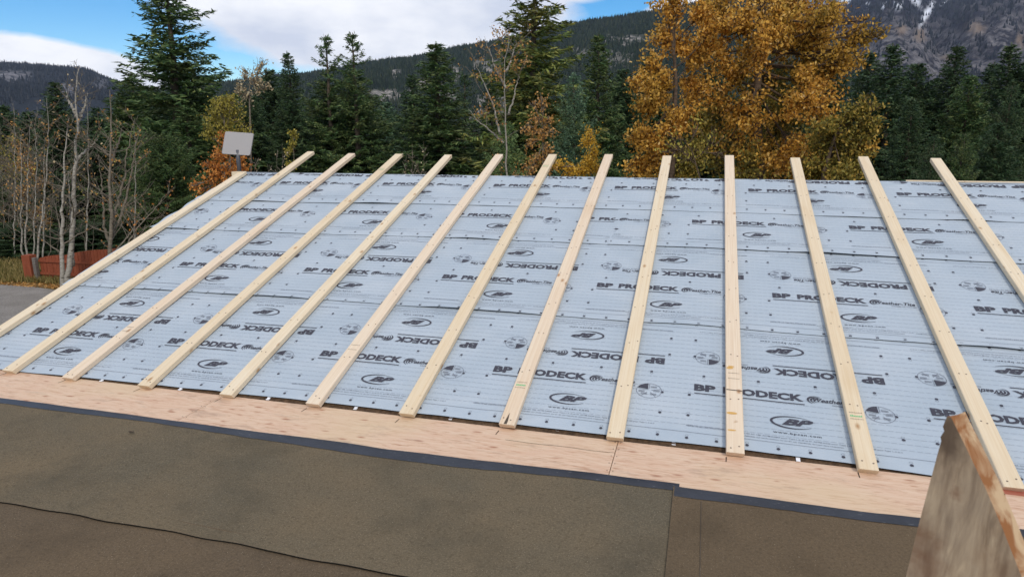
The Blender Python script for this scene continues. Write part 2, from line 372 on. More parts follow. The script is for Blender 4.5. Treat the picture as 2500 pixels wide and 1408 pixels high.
# ------------------------------------------------------------------ mountains
def mountain(name, sky_px, D, D0, amp, seed, mat, rows=70, rockpx=(), ncol=260, extra=None, back=1.0):
    xs = np.linspace(sky_px[0][0], sky_px[-1][0], ncol); ys = np.interp(xs, [q[0] for q in sky_px], [q[1] for q in sky_px])
    d = np.array([ray(x, 300) for x in xs]); az_ = np.arctan2(d[:, 0], d[:, 1])
    te = np.array([ray(x, y)[2] for x, y in zip(xs, ys)])
    T = np.concatenate([np.linspace(0, 1, rows), 1+np.linspace(.02, .2, 4)])
    A, TT = np.meshgrid(az_, T); TE = np.tile(te, (len(T), 1)); X = np.tile(xs, (len(T), 1))
    dist = D0+(D-D0)*TT
    zr = CAM[2]+D*TE
    prof = np.where(TT <= 1, TT**.95, 1-(TT-1)*3)
    nz_ = fbm2(X/120.+seed, TT*5, seed, 6, .55)-.5
    z = GZ+(zr-GZ)*prof+amp*nz_*np.sin(np.clip(TT, 0, 1)*math.pi)**.7+amp*.05*(fbm2(X/14., TT*20, seed+3, 3)-.5)
    dist = dist+amp*.8*nz_*(TT < 1)
    Vx = np.stack([CAM[0]+np.sin(A)*dist, CAM[1]+np.cos(A)*dist, z], -1)
    # picture position of each vertex, used only to decide where the real rock bands lie on the slope
    rel = Vx-CAM; zc = rel@FW; PX = 1250+F*(rel@R2)/zc; PY = 704-F*(rel@U2)/zc
    rock = np.zeros_like(A)
    wob = fbm2(PX/26., PY/20., seed+11, 5, .6)-.5
    for (cx_, cy_, rx_, ry_, st_) in rockpx:
        q = np.sqrt(((PX-cx_)/rx_)**2+((PY-cy_)/ry_)**2)+wob*1.8
        rock = np.maximum(rock, np.clip((1.05-q)*3, 0, 1)*st_)
    n0 = len(T); i = np.arange(n0-1)[:, None]*ncol; j = np.arange(ncol-1)[None]
    Fc = np.stack([i+j, i+j+1, i+ncol+j+1, i+ncol+j], -1).reshape(-1, 4)
    g = G(); g.add(Vx.reshape(-1, 3), Fc)
    at = {'rock': rock.ravel()}
    if extra: at.update({k: f(PX, PY).ravel() for k, f in extra.items()})
    o = tag(g.build(name, mat, smooth=True, attrs=at), kind='structure')
    return Vx, rock, rows
def hillmat(name, f1, f2, r1, r2, sc, snow=False):
    a = M(name, .95, .05); v = a.map()
    c = a.mix(a.ramp(a.noise(v, sc, 5, .6), [(.35, 0.), (.65, 1.)]), f1, f2)
    n_ = a.noise(a.map((1, 1, .35)), sc*4, 5, .65); rc = a.mix(a.ramp(n_, [(.35, 0.), (.68, 1.)]), r1, r2)
    c = a.mix(a.math('MULTIPLY', a.attr('rock'), a.ramp(a.noise(v, sc*2.2, 4, .7), [(.40, 0.), (.52, 1.)])), c, rc)
    if snow:
        c = a.mix(a.attr('tan'), c, (.19, .145, .11)); c = a.mix(a.attr('snow'), c, (.66, .70, .78))
    a.col(c); a.bump(n_, .8, 14); return a.m
def cones(Vx, rock, rows, n_, h0, h1, seed, tmin=.0, ridge=.12):
    rg = np.random.default_rng(seed); nc = Vx.shape[1]
    t = rg.uniform(tmin, 1, n_); nr = int(n_*ridge); t[:nr] = rg.uniform(.985, 1.0, nr)
    cc = rg.uniform(0, nc-1.01, n_); r_ = t*(rows-1); i = np.minimum(r_.astype(int), rows-2); j = cc.astype(int); fi = (r_-i)[:, None]; fj = (cc-j)[:, None]
    p = (Vx[i, j]*(1-fi)+Vx[i+1, j]*fi)*(1-fj)+(Vx[i, j+1]*(1-fi)+Vx[i+1, j+1]*fi)*fj
    keep = rg.uniform(size=n_) > rock[i, j]*.93; p = p[keep]; n_ = len(p)
    h = rg.uniform(h0, h1, n_)*(.8+.5*rg.random(n_)**3); w_ = h*rg.uniform(.16, .26, n_); k = 5
    th = np.arange(k)*2*math.pi/k+rg.uniform(0, 6, (n_, 1)); c_, s_ = np.cos(th), np.sin(th)
    base = np.stack([p[:, 0, None]+c_*w_[:, None], p[:, 1, None]+s_*w_[:, None], np.tile((p[:, 2]+h*.03)[:, None], (1, k))], -1)
    mid = np.stack([p[:, 0, None]+c_*w_[:, None]*.5, p[:, 1, None]+s_*w_[:, None]*.5, np.tile((p[:, 2]+h*.5)[:, None], (1, k))], -1)
    top = (p+np.stack([h*0, h*0, h], -1))[:, None]
    V = np.concatenate([base, mid, top], 1); m_ = 2*k+1
    q = np.array([(a_, (a_+1) % k, k+(a_+1) % k, k+a_) for a_ in range(k)]); tr = np.array([(k+a_, k+(a_+1) % k, 2*k) for a_ in range(k)])
    off = (np.arange(n_)*m_)[:, None, None]
    g = G(); g.add(V.reshape(-1, 3), (q[None]+off).reshape(-1, 4)); g.p.append(((tr[None]+off).reshape(-1, 3), 0)); return g
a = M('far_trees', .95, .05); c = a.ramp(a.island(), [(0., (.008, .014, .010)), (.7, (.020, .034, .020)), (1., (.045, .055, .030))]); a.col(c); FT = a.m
a = M('far_trees_haze_blue', .95, .05); c = a.ramp(a.island(), [(0., (.010, .013, .016)), (.7, (.022, .028, .034)), (1., (.045, .048, .050))]); a.col(c); FTB = a.m  # bluish haze painted into the far needles
skyA = [(300, 236), (420, 222), (499, 211), (557, 206), (640, 196), (760, 182), (896, 157), (960, 147), (1024, 141), (1120, 118), (1203, 105), (1300, 82), (1389, 61), (1472, 48), (1587, 29), (1680, 12), (1760, -8), (1850, -25), (1930, 10), (2030, 100), (2120, 190), (2250, 260)]
rockA = [(930, 235, 60, 14, 1), (1040, 215, 50, 22, .9), (965, 182, 14, 12, .9), (1110, 190, 50, 10, .8), (1110, 170, 20, 8, 1), (1190, 165, 40, 20, .8), (1100, 245, 22, 18, 1),
         (1190, 300, 45, 60, 1), (1225, 245, 30, 34, .7), (1430, 130, 60, 14, .6), (1540, 100, 60, 14, .8), (1500, 140, 50, 30, .5), (880, 240, 20, 14, .7), (1000, 225, 20, 10, 1), (1160, 330, 20, 20, .7)]
VA, rkA, rw = mountain('forested_hill', skyA, 3000, 1300, 110, 3, hillmat('hill_forest', (.012, .020, .014), (.026, .038, .022), (.16, .15, .14), (.42, .39, .36), .02), rockpx=rockA)
tag(cones(VA, rkA, rw, 52000, 10, 17, 1, .05, .06).build('far_wood', FT), 'dense dark conifer forest covering the long ridge behind the trees', 'forest', kind='stuff')
skyB = [(-700, 150), (-300, 140), (0, 157), (60, 160), (120, 165), (200, 169), (240, 176), (262, 190), (330, 215), (480, 245), (640, 290)]
rockB = [(20, 187, 45, 17, 1), (60, 185, 20, 12, .7), (165, 222, 28, 16, .9), (245, 200, 16, 16, .8), (-120, 190, 80, 20, .8), (80, 200, 30, 6, .5)]
VB, rkB, rw = mountain('distant_hill', skyB, 5000, 2400, 130, 9, hillmat('hill_haze_blue', (.012, .016, .022), (.022, .028, .034), (.10, .10, .11), (.26, .25, .26), .012), rockpx=rockB, rows=50, ncol=160)  # distance haze mixed into the hill colours as blue
tag(cones(VB, rkB, rw, 16000, 14, 26, 2, .3, .12).build('far_wood', FTB), 'haze tinted dark conifer forest on the distant flat topped hill at the left', 'forest', kind='stuff')
skyS = [(610, 205), (640, 190), (660, 182), (680, 179), (700, 184), (720, 195), (760, 215)]
mountain('distant_peak', skyS, 6600, 5000, 60, 14, hillmat('peak_haze_blue', (.03, .04, .06), (.05, .06, .08), (.10, .10, .11), (.26, .25, .26), .01), rows=20, ncol=40)  # haze blue put straight into the slope colours
skyC = [(1700, 120), (1850, 60), (1960, 10), (2060, -45), (2150, -50), (2235, -30), (2262, -14), (2300, -40), (2400, -75), (2600, -90), (3000, -80), (3300, -40)]
rockC = [(2200, 120, 110, 60, .95), (2330, 130, 120, 60, .8), (2420, 80, 80, 45, 1), (2480, 120, 60, 40, 1), (2290, 170, 60, 40, 1), (2130, 150, 30, 40, .9), (2180, 60, 60, 30, .6), (2450, 170, 60, 30, .8),
         (2400, 20, 60, 30, .4), (2290, 60, 40, 20, .5), (2560, 80, 120, 160, .9), (2470, 50, 40, 30, .8), (2090, 80, 25, 15, .5)]
def snow(X, Y):
    n_ = fbm2(X/18., Y/18., 77, 4); s_ = np.zeros_like(X)
    s_ = np.maximum(s_, np.clip(1.5-np.abs((X-2262)-(35-Y)*.55)/9.-np.abs(Y-30)/34., 0, 1))
    s_ = np.maximum(s_, np.clip(1.4-np.abs((X-2238)+(Y-5)*-.6)/12.-np.abs(Y-2)/20., 0, 1))
    s_ = np.maximum(s_, np.clip(1.2-np.abs((X-2305)+(Y-8)*1.2)/6-np.abs(Y-5)/14, 0, 1))
    s_ = np.maximum(s_, (n_ > .60)*np.clip((30-Y)/25., 0, .9)*(X < 2220))
    return np.clip(s_*(.5+n_), 0, 1)
def tan_(X, Y):
    n_ = fbm2(X/20., Y/20., 55, 4)-.5; r_ = np.zeros_like(X)
    for cx_, cy_, rx_, ry_ in [(2385, 68, 24, 14), (2247, 83, 12, 16), (2200, 72, 14, 10), (2490, 95, 14, 18), (2310, 140, 20, 8)]:
        r_ = np.maximum(r_, np.clip(1.3-np.sqrt(((X-cx_)/rx_)**2+((Y-cy_)/ry_)**2)-n_*1.5, 0, .8))
    return r_
VC, rkC, rw = mountain('rocky_mountain', skyC, 6500, 2600, 620, 21, hillmat('mountain_rock', (.010, .011, .017), (.022, .022, .031), (.045, .043, .050), (.20, .19, .195), .007, True),
         rockpx=rockC, rows=150, ncol=330, extra={'snow': snow, 'tan': tan_})
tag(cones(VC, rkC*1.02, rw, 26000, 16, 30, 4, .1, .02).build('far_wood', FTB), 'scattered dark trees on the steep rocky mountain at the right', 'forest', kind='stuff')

# ------------------------------------------------------------------ conifers
def conifer_mesh(seed, H=15., R=3., nwh=44, nb=7, cl=.26, gap=0., droop=.25, per=3, rise=.35, step=.20, low=.04, pw=.85):
    rg = np.random.default_rng(seed); C = []; Dd = []; S = []
    br = G(); tk = G()
    zz = np.linspace(0, 1, 14); bend = np.cumsum(rg.normal(size=(14, 2))*.03, 0); bend -= bend[0]
    TP = np.stack([bend[:, 0], bend[:, 1], zz*H], -1); tk.tube(TP, .017*H*(1-zz*.96)+.01, 8)
    for i in range(nwh):
        f = low+(1-low)*(i/nwh)**.92; z0 = f*H
        bx, by = np.interp(z0, TP[:, 2], TP[:, 0]), np.interp(z0, TP[:, 2], TP[:, 1])
        prof = (1-f)**pw*(.55+.45*min(1, f/.18)); k = max(3, int(nb*(.5+.5*prof)+rg.integers(0, 3)))
        ph = rg.uniform(0, 6.28)
        for b in range(k):
            if rg.random() < gap: continue
            th_ = ph+b*6.283/k+rg.normal()*.25
            Ln = R*prof*rg.uniform(.62, 1.22)+.12
            if gap and rg.random() < .12: Ln *= 1.35
            dx, dy = math.cos(th_), math.sin(th_)
            rs = rise*(f*1.6-.35)+rg.normal()*.08; m_ = max(4, int(Ln/step*1.2))
            s_ = np.linspace(0, 1, m_+1)
            bp = np.stack([bx+dx*Ln*s_, by+dy*Ln*s_, z0+rg.normal()*.05+Ln*(rs*s_-droop*np.sin(s_*2.2)*s_*(1-f)+.12*s_**3)], -1)
            br.tube(bp[::max(1, m_//4)], np.linspace(.012*Ln+.006, .004, len(bp[::max(1, m_//4)])), 3, cap=False)
            px_, py_ = -dy, dx
            for q in range(1, m_+1):
                sq = s_[q]; p0 = bp[q]
                tl = (.10+.34*Ln*(1-sq)**.8*min(1, sq*3))
                for sd_ in (-1, 1):
                    tt = max(1, int(tl/step+.5)); tz = -.12-.25*rg.random()
                    for w_ in range(tt):
                        a_ = (w_+.6)/tt*tl
                        dr = np.array([dx*.65+px_*sd_*.75, dy*.65+py_*sd_*.75, tz+rg.normal()*.15])
                        C.append(p0+dr*a_); Dd.append(dr); S.append(1.)
                C.append(p0); Dd.append(np.array([dx, dy, rs+rg.normal()*.2])); S.append(1.)
    for q in range(6):
        C.append(np.array([TP[-1, 0], TP[-1, 1], H*(1-.012*q)])); Dd.append(np.array([rg.normal()*.3, rg.normal()*.3, 1.])); S.append(.9)
    C = np.array(C); Dd = np.array(Dd); Dd /= np.linalg.norm(Dd, axis=1)[:, None]
    C = np.repeat(C, per, 0); Dd = np.repeat(Dd, per, 0)
    n_ = len(C); C = C+rg.normal(size=(n_, 3))*cl*.20; Dd = Dd+rg.normal(size=(n_, 3))*.42
    V, Fc = diamonds(C, Dd, cl*rg.uniform(.6, 1.3, n_), cl*rg.uniform(.16, .32, n_), rg)
    fo = G(); fo.add(V, Fc); return tk, br, fo
ARCH = {}
def arch(key, **k):
    tk, br, fo = conifer_mesh(**k)
    ARCH[key] = (tk, br, fo, k.get('H', 15.), k.get('R', 3.))
arch('a', seed=1, cl=.30); arch('b', seed=2, nwh=38, gap=.08, cl=.32, droop=.32)
arch('c', seed=3, nwh=30, nb=6, gap=.25, cl=.30, droop=.15, rise=.6, low=.2)
arch('d', seed=4, H=8., R=2.2, nwh=34, nb=7, cl=.15, step=.12, rise=.7, droop=.08, per=3)
arch('e', seed=5, nwh=40, nb=8, cl=.34, droop=.1, rise=.5, pw=.7)
arch('f', seed=8, H=11., R=4., nwh=40, nb=8, cl=.22, step=.17, gap=.08, rise=.75, droop=.05, pw=.62)
MESHC = {}
def conifer(px, apy, halfw, dist, key, mat, label, name='fir_tree', group=None, rot=None, apex_lean=0):
    apex = P(px, apy, dist); H = apex[2]-GZ; W = halfw/F*dist*1.42/ max(.2, math.cos(0))
    tk, br, fo, H0, R0 = ARCH[key]
    e = empty(name, (apex[0], apex[1], GZ)); e.rotation_euler = (0, 0, random.uniform(0, 6.28) if rot is None else rot)
    for nm, gg, mt in (('trunk', tk, 'bark_dark'), ('branches', br, 'bark_dark'), ('crown', fo, mat)):
        kk = (key, nm, mt)
        if kk not in MESHC:
            o = gg.build(nm, MAT[mt], e); MESHC[kk] = o.data
        else:
            o = bpy.data.objects.new(nm, MESHC[kk]); COL.objects.link(o); o.parent = e
        o.scale = (W/R0, W/R0, H/H0)
    tag(e, label, 'conifer', group); return e
random.seed(4)
CG = 'tall conifers standing behind the house'
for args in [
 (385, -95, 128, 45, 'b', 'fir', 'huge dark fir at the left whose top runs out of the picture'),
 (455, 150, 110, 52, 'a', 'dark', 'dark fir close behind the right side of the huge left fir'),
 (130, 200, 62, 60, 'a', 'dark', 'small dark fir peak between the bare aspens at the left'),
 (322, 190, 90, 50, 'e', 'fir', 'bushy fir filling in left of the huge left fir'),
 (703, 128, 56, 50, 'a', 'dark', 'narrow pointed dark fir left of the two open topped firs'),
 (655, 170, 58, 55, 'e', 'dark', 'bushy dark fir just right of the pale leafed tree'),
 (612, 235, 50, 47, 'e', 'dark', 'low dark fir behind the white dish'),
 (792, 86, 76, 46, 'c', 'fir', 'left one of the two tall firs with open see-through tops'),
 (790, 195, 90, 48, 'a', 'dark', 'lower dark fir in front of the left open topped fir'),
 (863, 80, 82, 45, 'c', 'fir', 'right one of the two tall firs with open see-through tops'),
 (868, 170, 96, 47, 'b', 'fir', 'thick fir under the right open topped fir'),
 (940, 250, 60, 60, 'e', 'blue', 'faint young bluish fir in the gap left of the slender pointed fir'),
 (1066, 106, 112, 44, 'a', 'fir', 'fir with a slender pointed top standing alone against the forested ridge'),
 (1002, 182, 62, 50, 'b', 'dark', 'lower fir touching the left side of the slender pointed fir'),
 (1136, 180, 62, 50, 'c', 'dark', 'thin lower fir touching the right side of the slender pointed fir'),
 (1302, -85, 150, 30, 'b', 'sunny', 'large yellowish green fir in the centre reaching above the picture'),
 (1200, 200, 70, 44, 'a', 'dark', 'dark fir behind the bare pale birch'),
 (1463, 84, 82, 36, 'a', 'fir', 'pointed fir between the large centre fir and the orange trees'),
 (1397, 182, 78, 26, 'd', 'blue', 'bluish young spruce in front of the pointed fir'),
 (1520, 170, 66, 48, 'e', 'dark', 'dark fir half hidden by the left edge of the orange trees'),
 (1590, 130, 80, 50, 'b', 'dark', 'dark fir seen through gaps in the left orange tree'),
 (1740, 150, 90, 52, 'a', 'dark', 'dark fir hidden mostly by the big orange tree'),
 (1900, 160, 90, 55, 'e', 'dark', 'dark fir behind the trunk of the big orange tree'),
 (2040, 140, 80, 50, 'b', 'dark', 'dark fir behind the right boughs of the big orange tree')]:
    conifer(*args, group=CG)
conifer(1234, 300, 92, 19, 'd', 'young', 'bright green young spruce at the foot of the bare pale birch', 'spruce_tree')
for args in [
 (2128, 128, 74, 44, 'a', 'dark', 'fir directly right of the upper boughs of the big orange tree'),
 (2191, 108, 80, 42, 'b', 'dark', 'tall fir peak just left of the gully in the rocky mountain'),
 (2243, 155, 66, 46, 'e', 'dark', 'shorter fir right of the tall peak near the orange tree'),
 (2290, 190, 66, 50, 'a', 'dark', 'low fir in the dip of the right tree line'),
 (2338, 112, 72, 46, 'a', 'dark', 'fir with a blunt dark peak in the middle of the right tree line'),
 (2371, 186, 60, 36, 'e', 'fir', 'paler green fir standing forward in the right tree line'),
 (2418, 155, 62, 46, 'b', 'dark', 'dark fir between the blunt peak and the far right peak'),
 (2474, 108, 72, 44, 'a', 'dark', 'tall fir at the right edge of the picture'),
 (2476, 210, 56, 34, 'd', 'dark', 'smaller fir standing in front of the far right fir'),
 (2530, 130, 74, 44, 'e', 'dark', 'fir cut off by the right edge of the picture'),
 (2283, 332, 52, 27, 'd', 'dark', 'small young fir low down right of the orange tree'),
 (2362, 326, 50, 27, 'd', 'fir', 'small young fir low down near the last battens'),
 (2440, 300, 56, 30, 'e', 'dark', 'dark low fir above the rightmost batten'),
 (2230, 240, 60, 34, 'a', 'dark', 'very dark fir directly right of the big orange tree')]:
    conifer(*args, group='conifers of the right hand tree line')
conifer(28, 455, 62, 40, 'e', 'fir', 'low dark green fir at the left edge behind the red fence', 'fir_tree')
conifer(105, 420, 46, 42, 'a', 'dark', 'low dark fir directly behind the red gate post', 'fir_tree')
conifer(225, 330, 70, 42, 'e', 'dark', 'dark fir behind the aspen trunks', 'fir_tree')
conifer(452, 262, 92, 40, 'a', 'fir', 'leafy green fir filling the lower right side of the huge left fir', 'fir_tree')
for k_, (x_, y_, w_, d_) in enumerate([(45, 545, 60, 36), (150, 560, 62, 35), (238, 545, 66, 35), (330, 470, 70, 38), (-60, 500, 90, 40)]):
    conifer(x_, y_, w_, d_, 'f', 'dark', ['low evergreen bush at the left edge behind the grass', 'low evergreen bush right behind the red fence panel', 'low evergreen bush behind the forked aspen foot', 'evergreen bush against the foot of the huge left fir', 'evergreen bush beyond the left edge of the picture'][k_], 'evergreen_bush')
conifer(395, 330, 90, 36, 'f', 'fir', 'spreading dark fir low in front of the huge left fir', 'fir_tree')
conifer(500, 300, 60, 42, 'e', 'fir', 'green fir below the distant ridge left of the dish', 'fir_tree')
# distant belt of woodland behind the single trees
fw = G(); rg = np.random.default_rng(12); tk, br, fo, H0, R0 = ARCH['e']; Vf = np.concatenate(fo.v)
sel_ = np.arange(len(Vf)//4)[::5]; Vq = Vf.reshape(-1, 4, 3)[sel_]; cen = Vq.mean(1, keepdims=True); Vq = cen+(Vq-cen)*2.2
for i in range(150):
    px_ = rg.uniform(-500, 3000); d_ = rg.uniform(60, 115); hy = rg.uniform(215, 290) if px_ > 560 else rg.uniform(250, 320)
    if 880 < px_ < 1260: hy = rg.uniform(290, 330)
    ap = P(px_, hy, d_); Hh = ap[2]-GZ; t_ = rg.uniform(0, 6.28); ww = rg.uniform(2.2, 3.4)/R0
    R_ = np.array([[math.cos(t_), -math.sin(t_), 0], [math.sin(t_), math.cos(t_), 0], [0, 0, 1]])
    Vv = (Vq.reshape(-1, 3)*np.array([ww, ww, Hh/H0]))@R_.T+np.array([ap[0], ap[1], GZ])
    fw.add(Vv, np.arange(len(Vv)).reshape(-1, 4))
tag(fw.build('far_wood', MAT['dark']), 'dark belt of woodland behind the nearer conifers', 'forest', kind='stuff')

# ------------------------------------------------------------------ broad-leaved trees
def curve(p0, p1, n_, sag, rg, wob=.04):
    s_ = np.linspace(0, 1, n_)[:, None]; L_ = np.linalg.norm(p1-p0)
    q = p0+(p1-p0)*s_+np.array([0, 0, 1.])*sag*L_*np.sin(s_*math.pi)
    w_ = np.cumsum(rg.normal(size=(n_, 3)), 0)*wob*L_/n_; w_ -= w_[0]; w_ -= s_*w_[-1]
    return q+w_
def lobe_tree(name, label, trunk, lobes, dist, r0, leafn, size, mat, barkm, seed, cat='tree', twig=28, group=None, droopy=.3):
    """trunk: [(px,py)] from the ground up; lobes: (px,py,r px, depth m[, share])"""
    rg = np.random.default_rng(seed)
    TP = np.array([P(x, y, dist) for x, y in trunk]); b0 = TP[0].copy(); b0[2] = GZ
    if TP[0][2] > GZ+.05: TP = np.concatenate([[b0], TP])
    tt = np.linspace(0, 1, len(TP)); t2 = np.linspace(0, 1, 24); TPs = np.stack([np.interp(t2, tt, TP[:, i]) for i in range(3)], -1)
    fwd = ray(trunk[0][0], 300); fwd = np.array([fwd[0], fwd[1], 0])
    e = empty(name, tuple(TPs[0])); org = TPs[0]
    tk = G(); bg = G(); lf = {}
    tk.tube(TPs-org, r0*(1-t2*.85), 8)
    tot = sum(l_[2]**1.7 for l_ in lobes)
    for l_ in lobes:
        c_ = P(l_[0], l_[1], dist)+fwd*l_[3]; r_ = l_[2]/F*dist
        h = np.clip((c_[2]-r_*1.2-TPs[0, 2])/(TPs[-1, 2]-TPs[0, 2]), .12, .93)*rg.uniform(.75, .95)
        p0 = np.array([np.interp(h, t2, TPs[:, i]) for i in range(3)])
        cv = curve(p0, c_, 9, -.06, rg); rr_ = np.linspace(r0*.28*(1-h*.6), .012, 9)
        bg.tube(cv-org, rr_, 5)
        dirc = c_-p0; dirc /= np.linalg.norm(dirc)
        ntw = max(8, int(twig*(r_/.9))); nl = int(leafn*l_[2]**1.7/tot)
        Cl = []
        for k in range(ntw):
            s0 = rg.uniform(.55, 1.0); b_ = np.array([np.interp(s0*8, np.arange(9), cv[:, i]) for i in range(3)])
            v_ = rg.normal(size=3)+dirc*.5+np.array([0, 0, .35]); v_ /= np.linalg.norm(v_)
            b1 = c_+v_*r_*rg.uniform(.42, 1.04); tw = curve(b_, b1, 6, -.08*droopy*3*rg.random(), rg, .1)
            bg.tube(tw-org, np.linspace(.011, .004, 6)*(dist/15)**.5, 3, cap=False)
            m_ = max(1, nl//ntw); s_ = rg.uniform(.15, 1.05, m_)**.8
            Cl.append(np.stack([np.interp(s_*5, np.arange(6), tw[:, i]) for i in range(3)], -1)+rg.normal(size=(m_, 3))*np.array([1, 1, .8])*(.065*(.4+s_[:, None])))
        Cl = np.concatenate(Cl); n_ = len(Cl); Dl = rg.normal(size=(n_, 3)); Dl[:, 2] -= .8
        V, Fc = diamonds(Cl-org, Dl, size*rg.uniform(.7, 1.35, n_), size*rg.uniform(.45, .85, n_), rg)
        mk = l_[4] if len(l_) > 4 else mat
        lf.setdefault(mk, G()).add(V, Fc)
    tk.build('trunk', MAT[barkm], e); bg.build('branches', MAT[barkm], e)
    mk = list(lf); cr_ = G()
    for i, k in enumerate(mk):
        for V, (Fc, _) in zip(lf[k].v, lf[k].p): cr_.add(V, Fc-Fc.min(), i)
    cr_.build('crown', [MAT[k] for k in mk], e)
    tag(e, label, cat, group); return e
OL = 'olive'
lobe_tree('orange_tree', 'big tree full of orange autumn leaves rising behind the roof on the right', [(1850, 1100), (1852, 430), (1845, 250), (1860, 60), (1870, -60)],
 [(1850, -30, 110, 0), (1950, 0, 95, .3), (1800, 80, 100, -.6), (1890, 100, 105, .2), (1985, 80, 70, -.3), (2040, 40, 48, .3), (1930, 40, 90, 1), (1750, 10, 70, .3),
  (1865, 125, 72, -1.0), (1900, 60, 60, -.9), (2090, 122, 36, 0), (2118, 98, 24, 0), (2140, 84, 18, 0), (2158, 76, 10, 0), (2108, 68, 16, 0), (2112, 48, 10, 0), (2085, 160, 22, 0), (2060, 150, 42, -.3), (2000, 150, 70, .2), (1780, 190, 95, -.3), (1880, 210, 105, .6, OL), (1975, 200, 72, -.4),
  (2040, 175, 42, 0), (1820, 290, 100, -.6), (1920, 300, 95, .6, OL), (1990, 265, 55, -.2), (1945, 260, 60, -.9), (1740, 290, 70, .4, OL), (1770, 380, 85, .6, OL), (1860, 390, 100, .2), (1950, 370, 75, -.7), (1960, 420, 80, .4),
  (1720, 120, 60, .4), (1840, 430, 90, -.6, OL), (2020, 60, 40, -.6), (2000, 110, 40, .4)],
 15.5, .17, 39000, .072, 'orange', 'bark_orange', 31, group='orange leaved trees behind the roof', droopy=.5)
lobe_tree('orange_tree', 'slimmer orange leaved tree standing just left of the big one', [(1640, 1100), (1640, 430), (1650, 200), (1640, 40)],
 [(1632, 15, 42, 0), (1650, -40, 40, 0), (1706, 35, 36, 0), (1740, 70, 40, 0), (1625, 90, 40, 0), (1660, 120, 50, .2), (1600, 160, 38, 0), (1700, 130, 50, .3), (1560, 195, 22, 0), (1545, 215, 14, 0), (1620, 225, 60, 0), (1690, 220, 60, .4),
  (1580, 270, 45, .1), (1645, 300, 65, -.2), (1710, 310, 60, .5, OL), (1570, 330, 35, 0), (1610, 370, 60, 0), (1680, 390, 65, .2, OL), (1545, 340, 22, 0), (1540, 405, 20, 0), (1570, 410, 42, .2), (1590, 235, 40, -.3), (1650, 430, 60, .3, OL)],
 14.5, .09, 17500, .068, 'orange', 'bark_orange', 32, group='orange leaved trees behind the roof', droopy=.5)
lobe_tree('olive_leaved_tree', 'olive and yellow leaved tree spreading at the lower right of the big orange tree', [(2010, 1000), (2010, 420), (2040, 330), (2070, 270)],
 [(2040, 320, 48, 0), (2078, 285, 34, 0), (2100, 262, 16, 0), (2116, 236, 10, 0), (2125, 258, 16, 0), (2145, 258, 8, 0), (2110, 305, 30, 0), (2070, 350, 46, 0), (2120, 330, 26, 0), (2010, 350, 55, .3), (2030, 400, 60, .1), (2090, 390, 46, 0), (2125, 365, 14, 0, 'orange'), (2060, 425, 60, -.3), (1990, 420, 55, .3)],
 14, .06, 8500, .066, 'olive', 'bark_orange', 33)
lobe_tree('yellow_leaved_sapling', 'sapling with a few yellowish leaves in front of the orange trees', [(1720, 900), (1710, 440), (1690, 370), (1660, 330)],
 [(1650, 350, 50, 0), (1700, 320, 30, 0), (1740, 350, 50, .1), (1765, 375, 30, 0), (1680, 385, 55, 0), (1630, 370, 35, 0)], 12.5, .022, 240, .062, 'yellow', 'bark_orange', 34, twig=22)
lobe_tree('rusty_sapling', 'small tree with rust orange leaves behind the white dish', [(566, 900), (563, 480), (562, 400), (560, 330)],
 [(553, 345, 26, 0), (548, 385, 30, 0), (575, 400, 34, .2), (535, 425, 30, 0), (565, 440, 40, 0), (590, 430, 30, .3), (505, 405, 16, 0), (520, 430, 22, 0), (545, 460, 40, 0), (470, 455, 12, 0), (490, 466, 14, 0), (600, 455, 40, .3)],
 17, .035, 3600, .062, 'rust', 'bark_grey', 35)
lobe_tree('yellow_willow', 'yellow green leafed tree above the white dish', [(548, 700), (548, 420), (548, 250)],
 [(545, 262, 32, 0), (520, 285, 28, 0), (575, 280, 30, .3), (550, 310, 40, 0), (515, 325, 28, 0), (585, 320, 30, .2), (550, 345, 36, .2), (530, 250, 18, 0), (565, 245, 18, 0)],
 36, .10, 5200, .10, 'yellow', 'bark_grey', 36)
lobe_tree('pale_leaved_tree', 'thin half bare tree with sparse pale leaves against the sky behind the dish', [(614, 600), (612, 330), (608, 220), (620, 160)],
 [(600, 190, 22, 0), (635, 175, 26, 0), (585, 215, 22, 0), (642, 150, 14, 0), (625, 205, 30, 0), (605, 235, 30, 0), (640, 215, 26, 0), (596, 170, 14, 0)],
 38, .07, 620, .13, 'pale', 'bark_grey', 37, twig=34)
lobe_tree('yellow_sapling', 'small yellow bush high in the dark firs right of the dish', [(716, 600), (718, 400), (716, 330)],
 [(716, 326, 12, 0), (712, 350, 10, 0), (708, 372, 12, 0), (712, 400, 16, 0)], 34, .03, 520, .12, 'yellow', 'bark_grey', 38)
lobe_tree('rusty_sapling', 'orange leaved sapling in front of the large centre fir', [(1326, 900), (1326, 430), (1325, 330), (1322, 235)],
 [(1322, 240, 14, 0), (1328, 262, 16, 0), (1300, 250, 12, 0), (1310, 285, 24, 0), (1340, 295, 20, 0), (1292, 312, 20, 0), (1320, 325, 30, 0), (1350, 320, 14, 0), (1300, 350, 26, 0), (1335, 365, 26, 0), (1310, 395, 34, 0), (1290, 415, 26, 0), (1335, 410, 26, 0)],
 16, .022, 1050, .068, 'tan', 'bark_grey', 39, twig=26)
lobe_tree('golden_sapling', 'small golden yellow tree between the bluish spruce and the orange trees', [(1445, 900), (1443, 430), (1440, 330)],
 [(1442, 325, 14, 0), (1436, 350, 20, 0), (1452, 372, 20, 0), (1440, 395, 28, 0), (1425, 418, 26, 0), (1455, 415, 22, 0), (1392, 420, 22, .3), (1365, 410, 22, .3)],
 17, .025, 2600, .055, 'gold', 'bark_grey', 40)
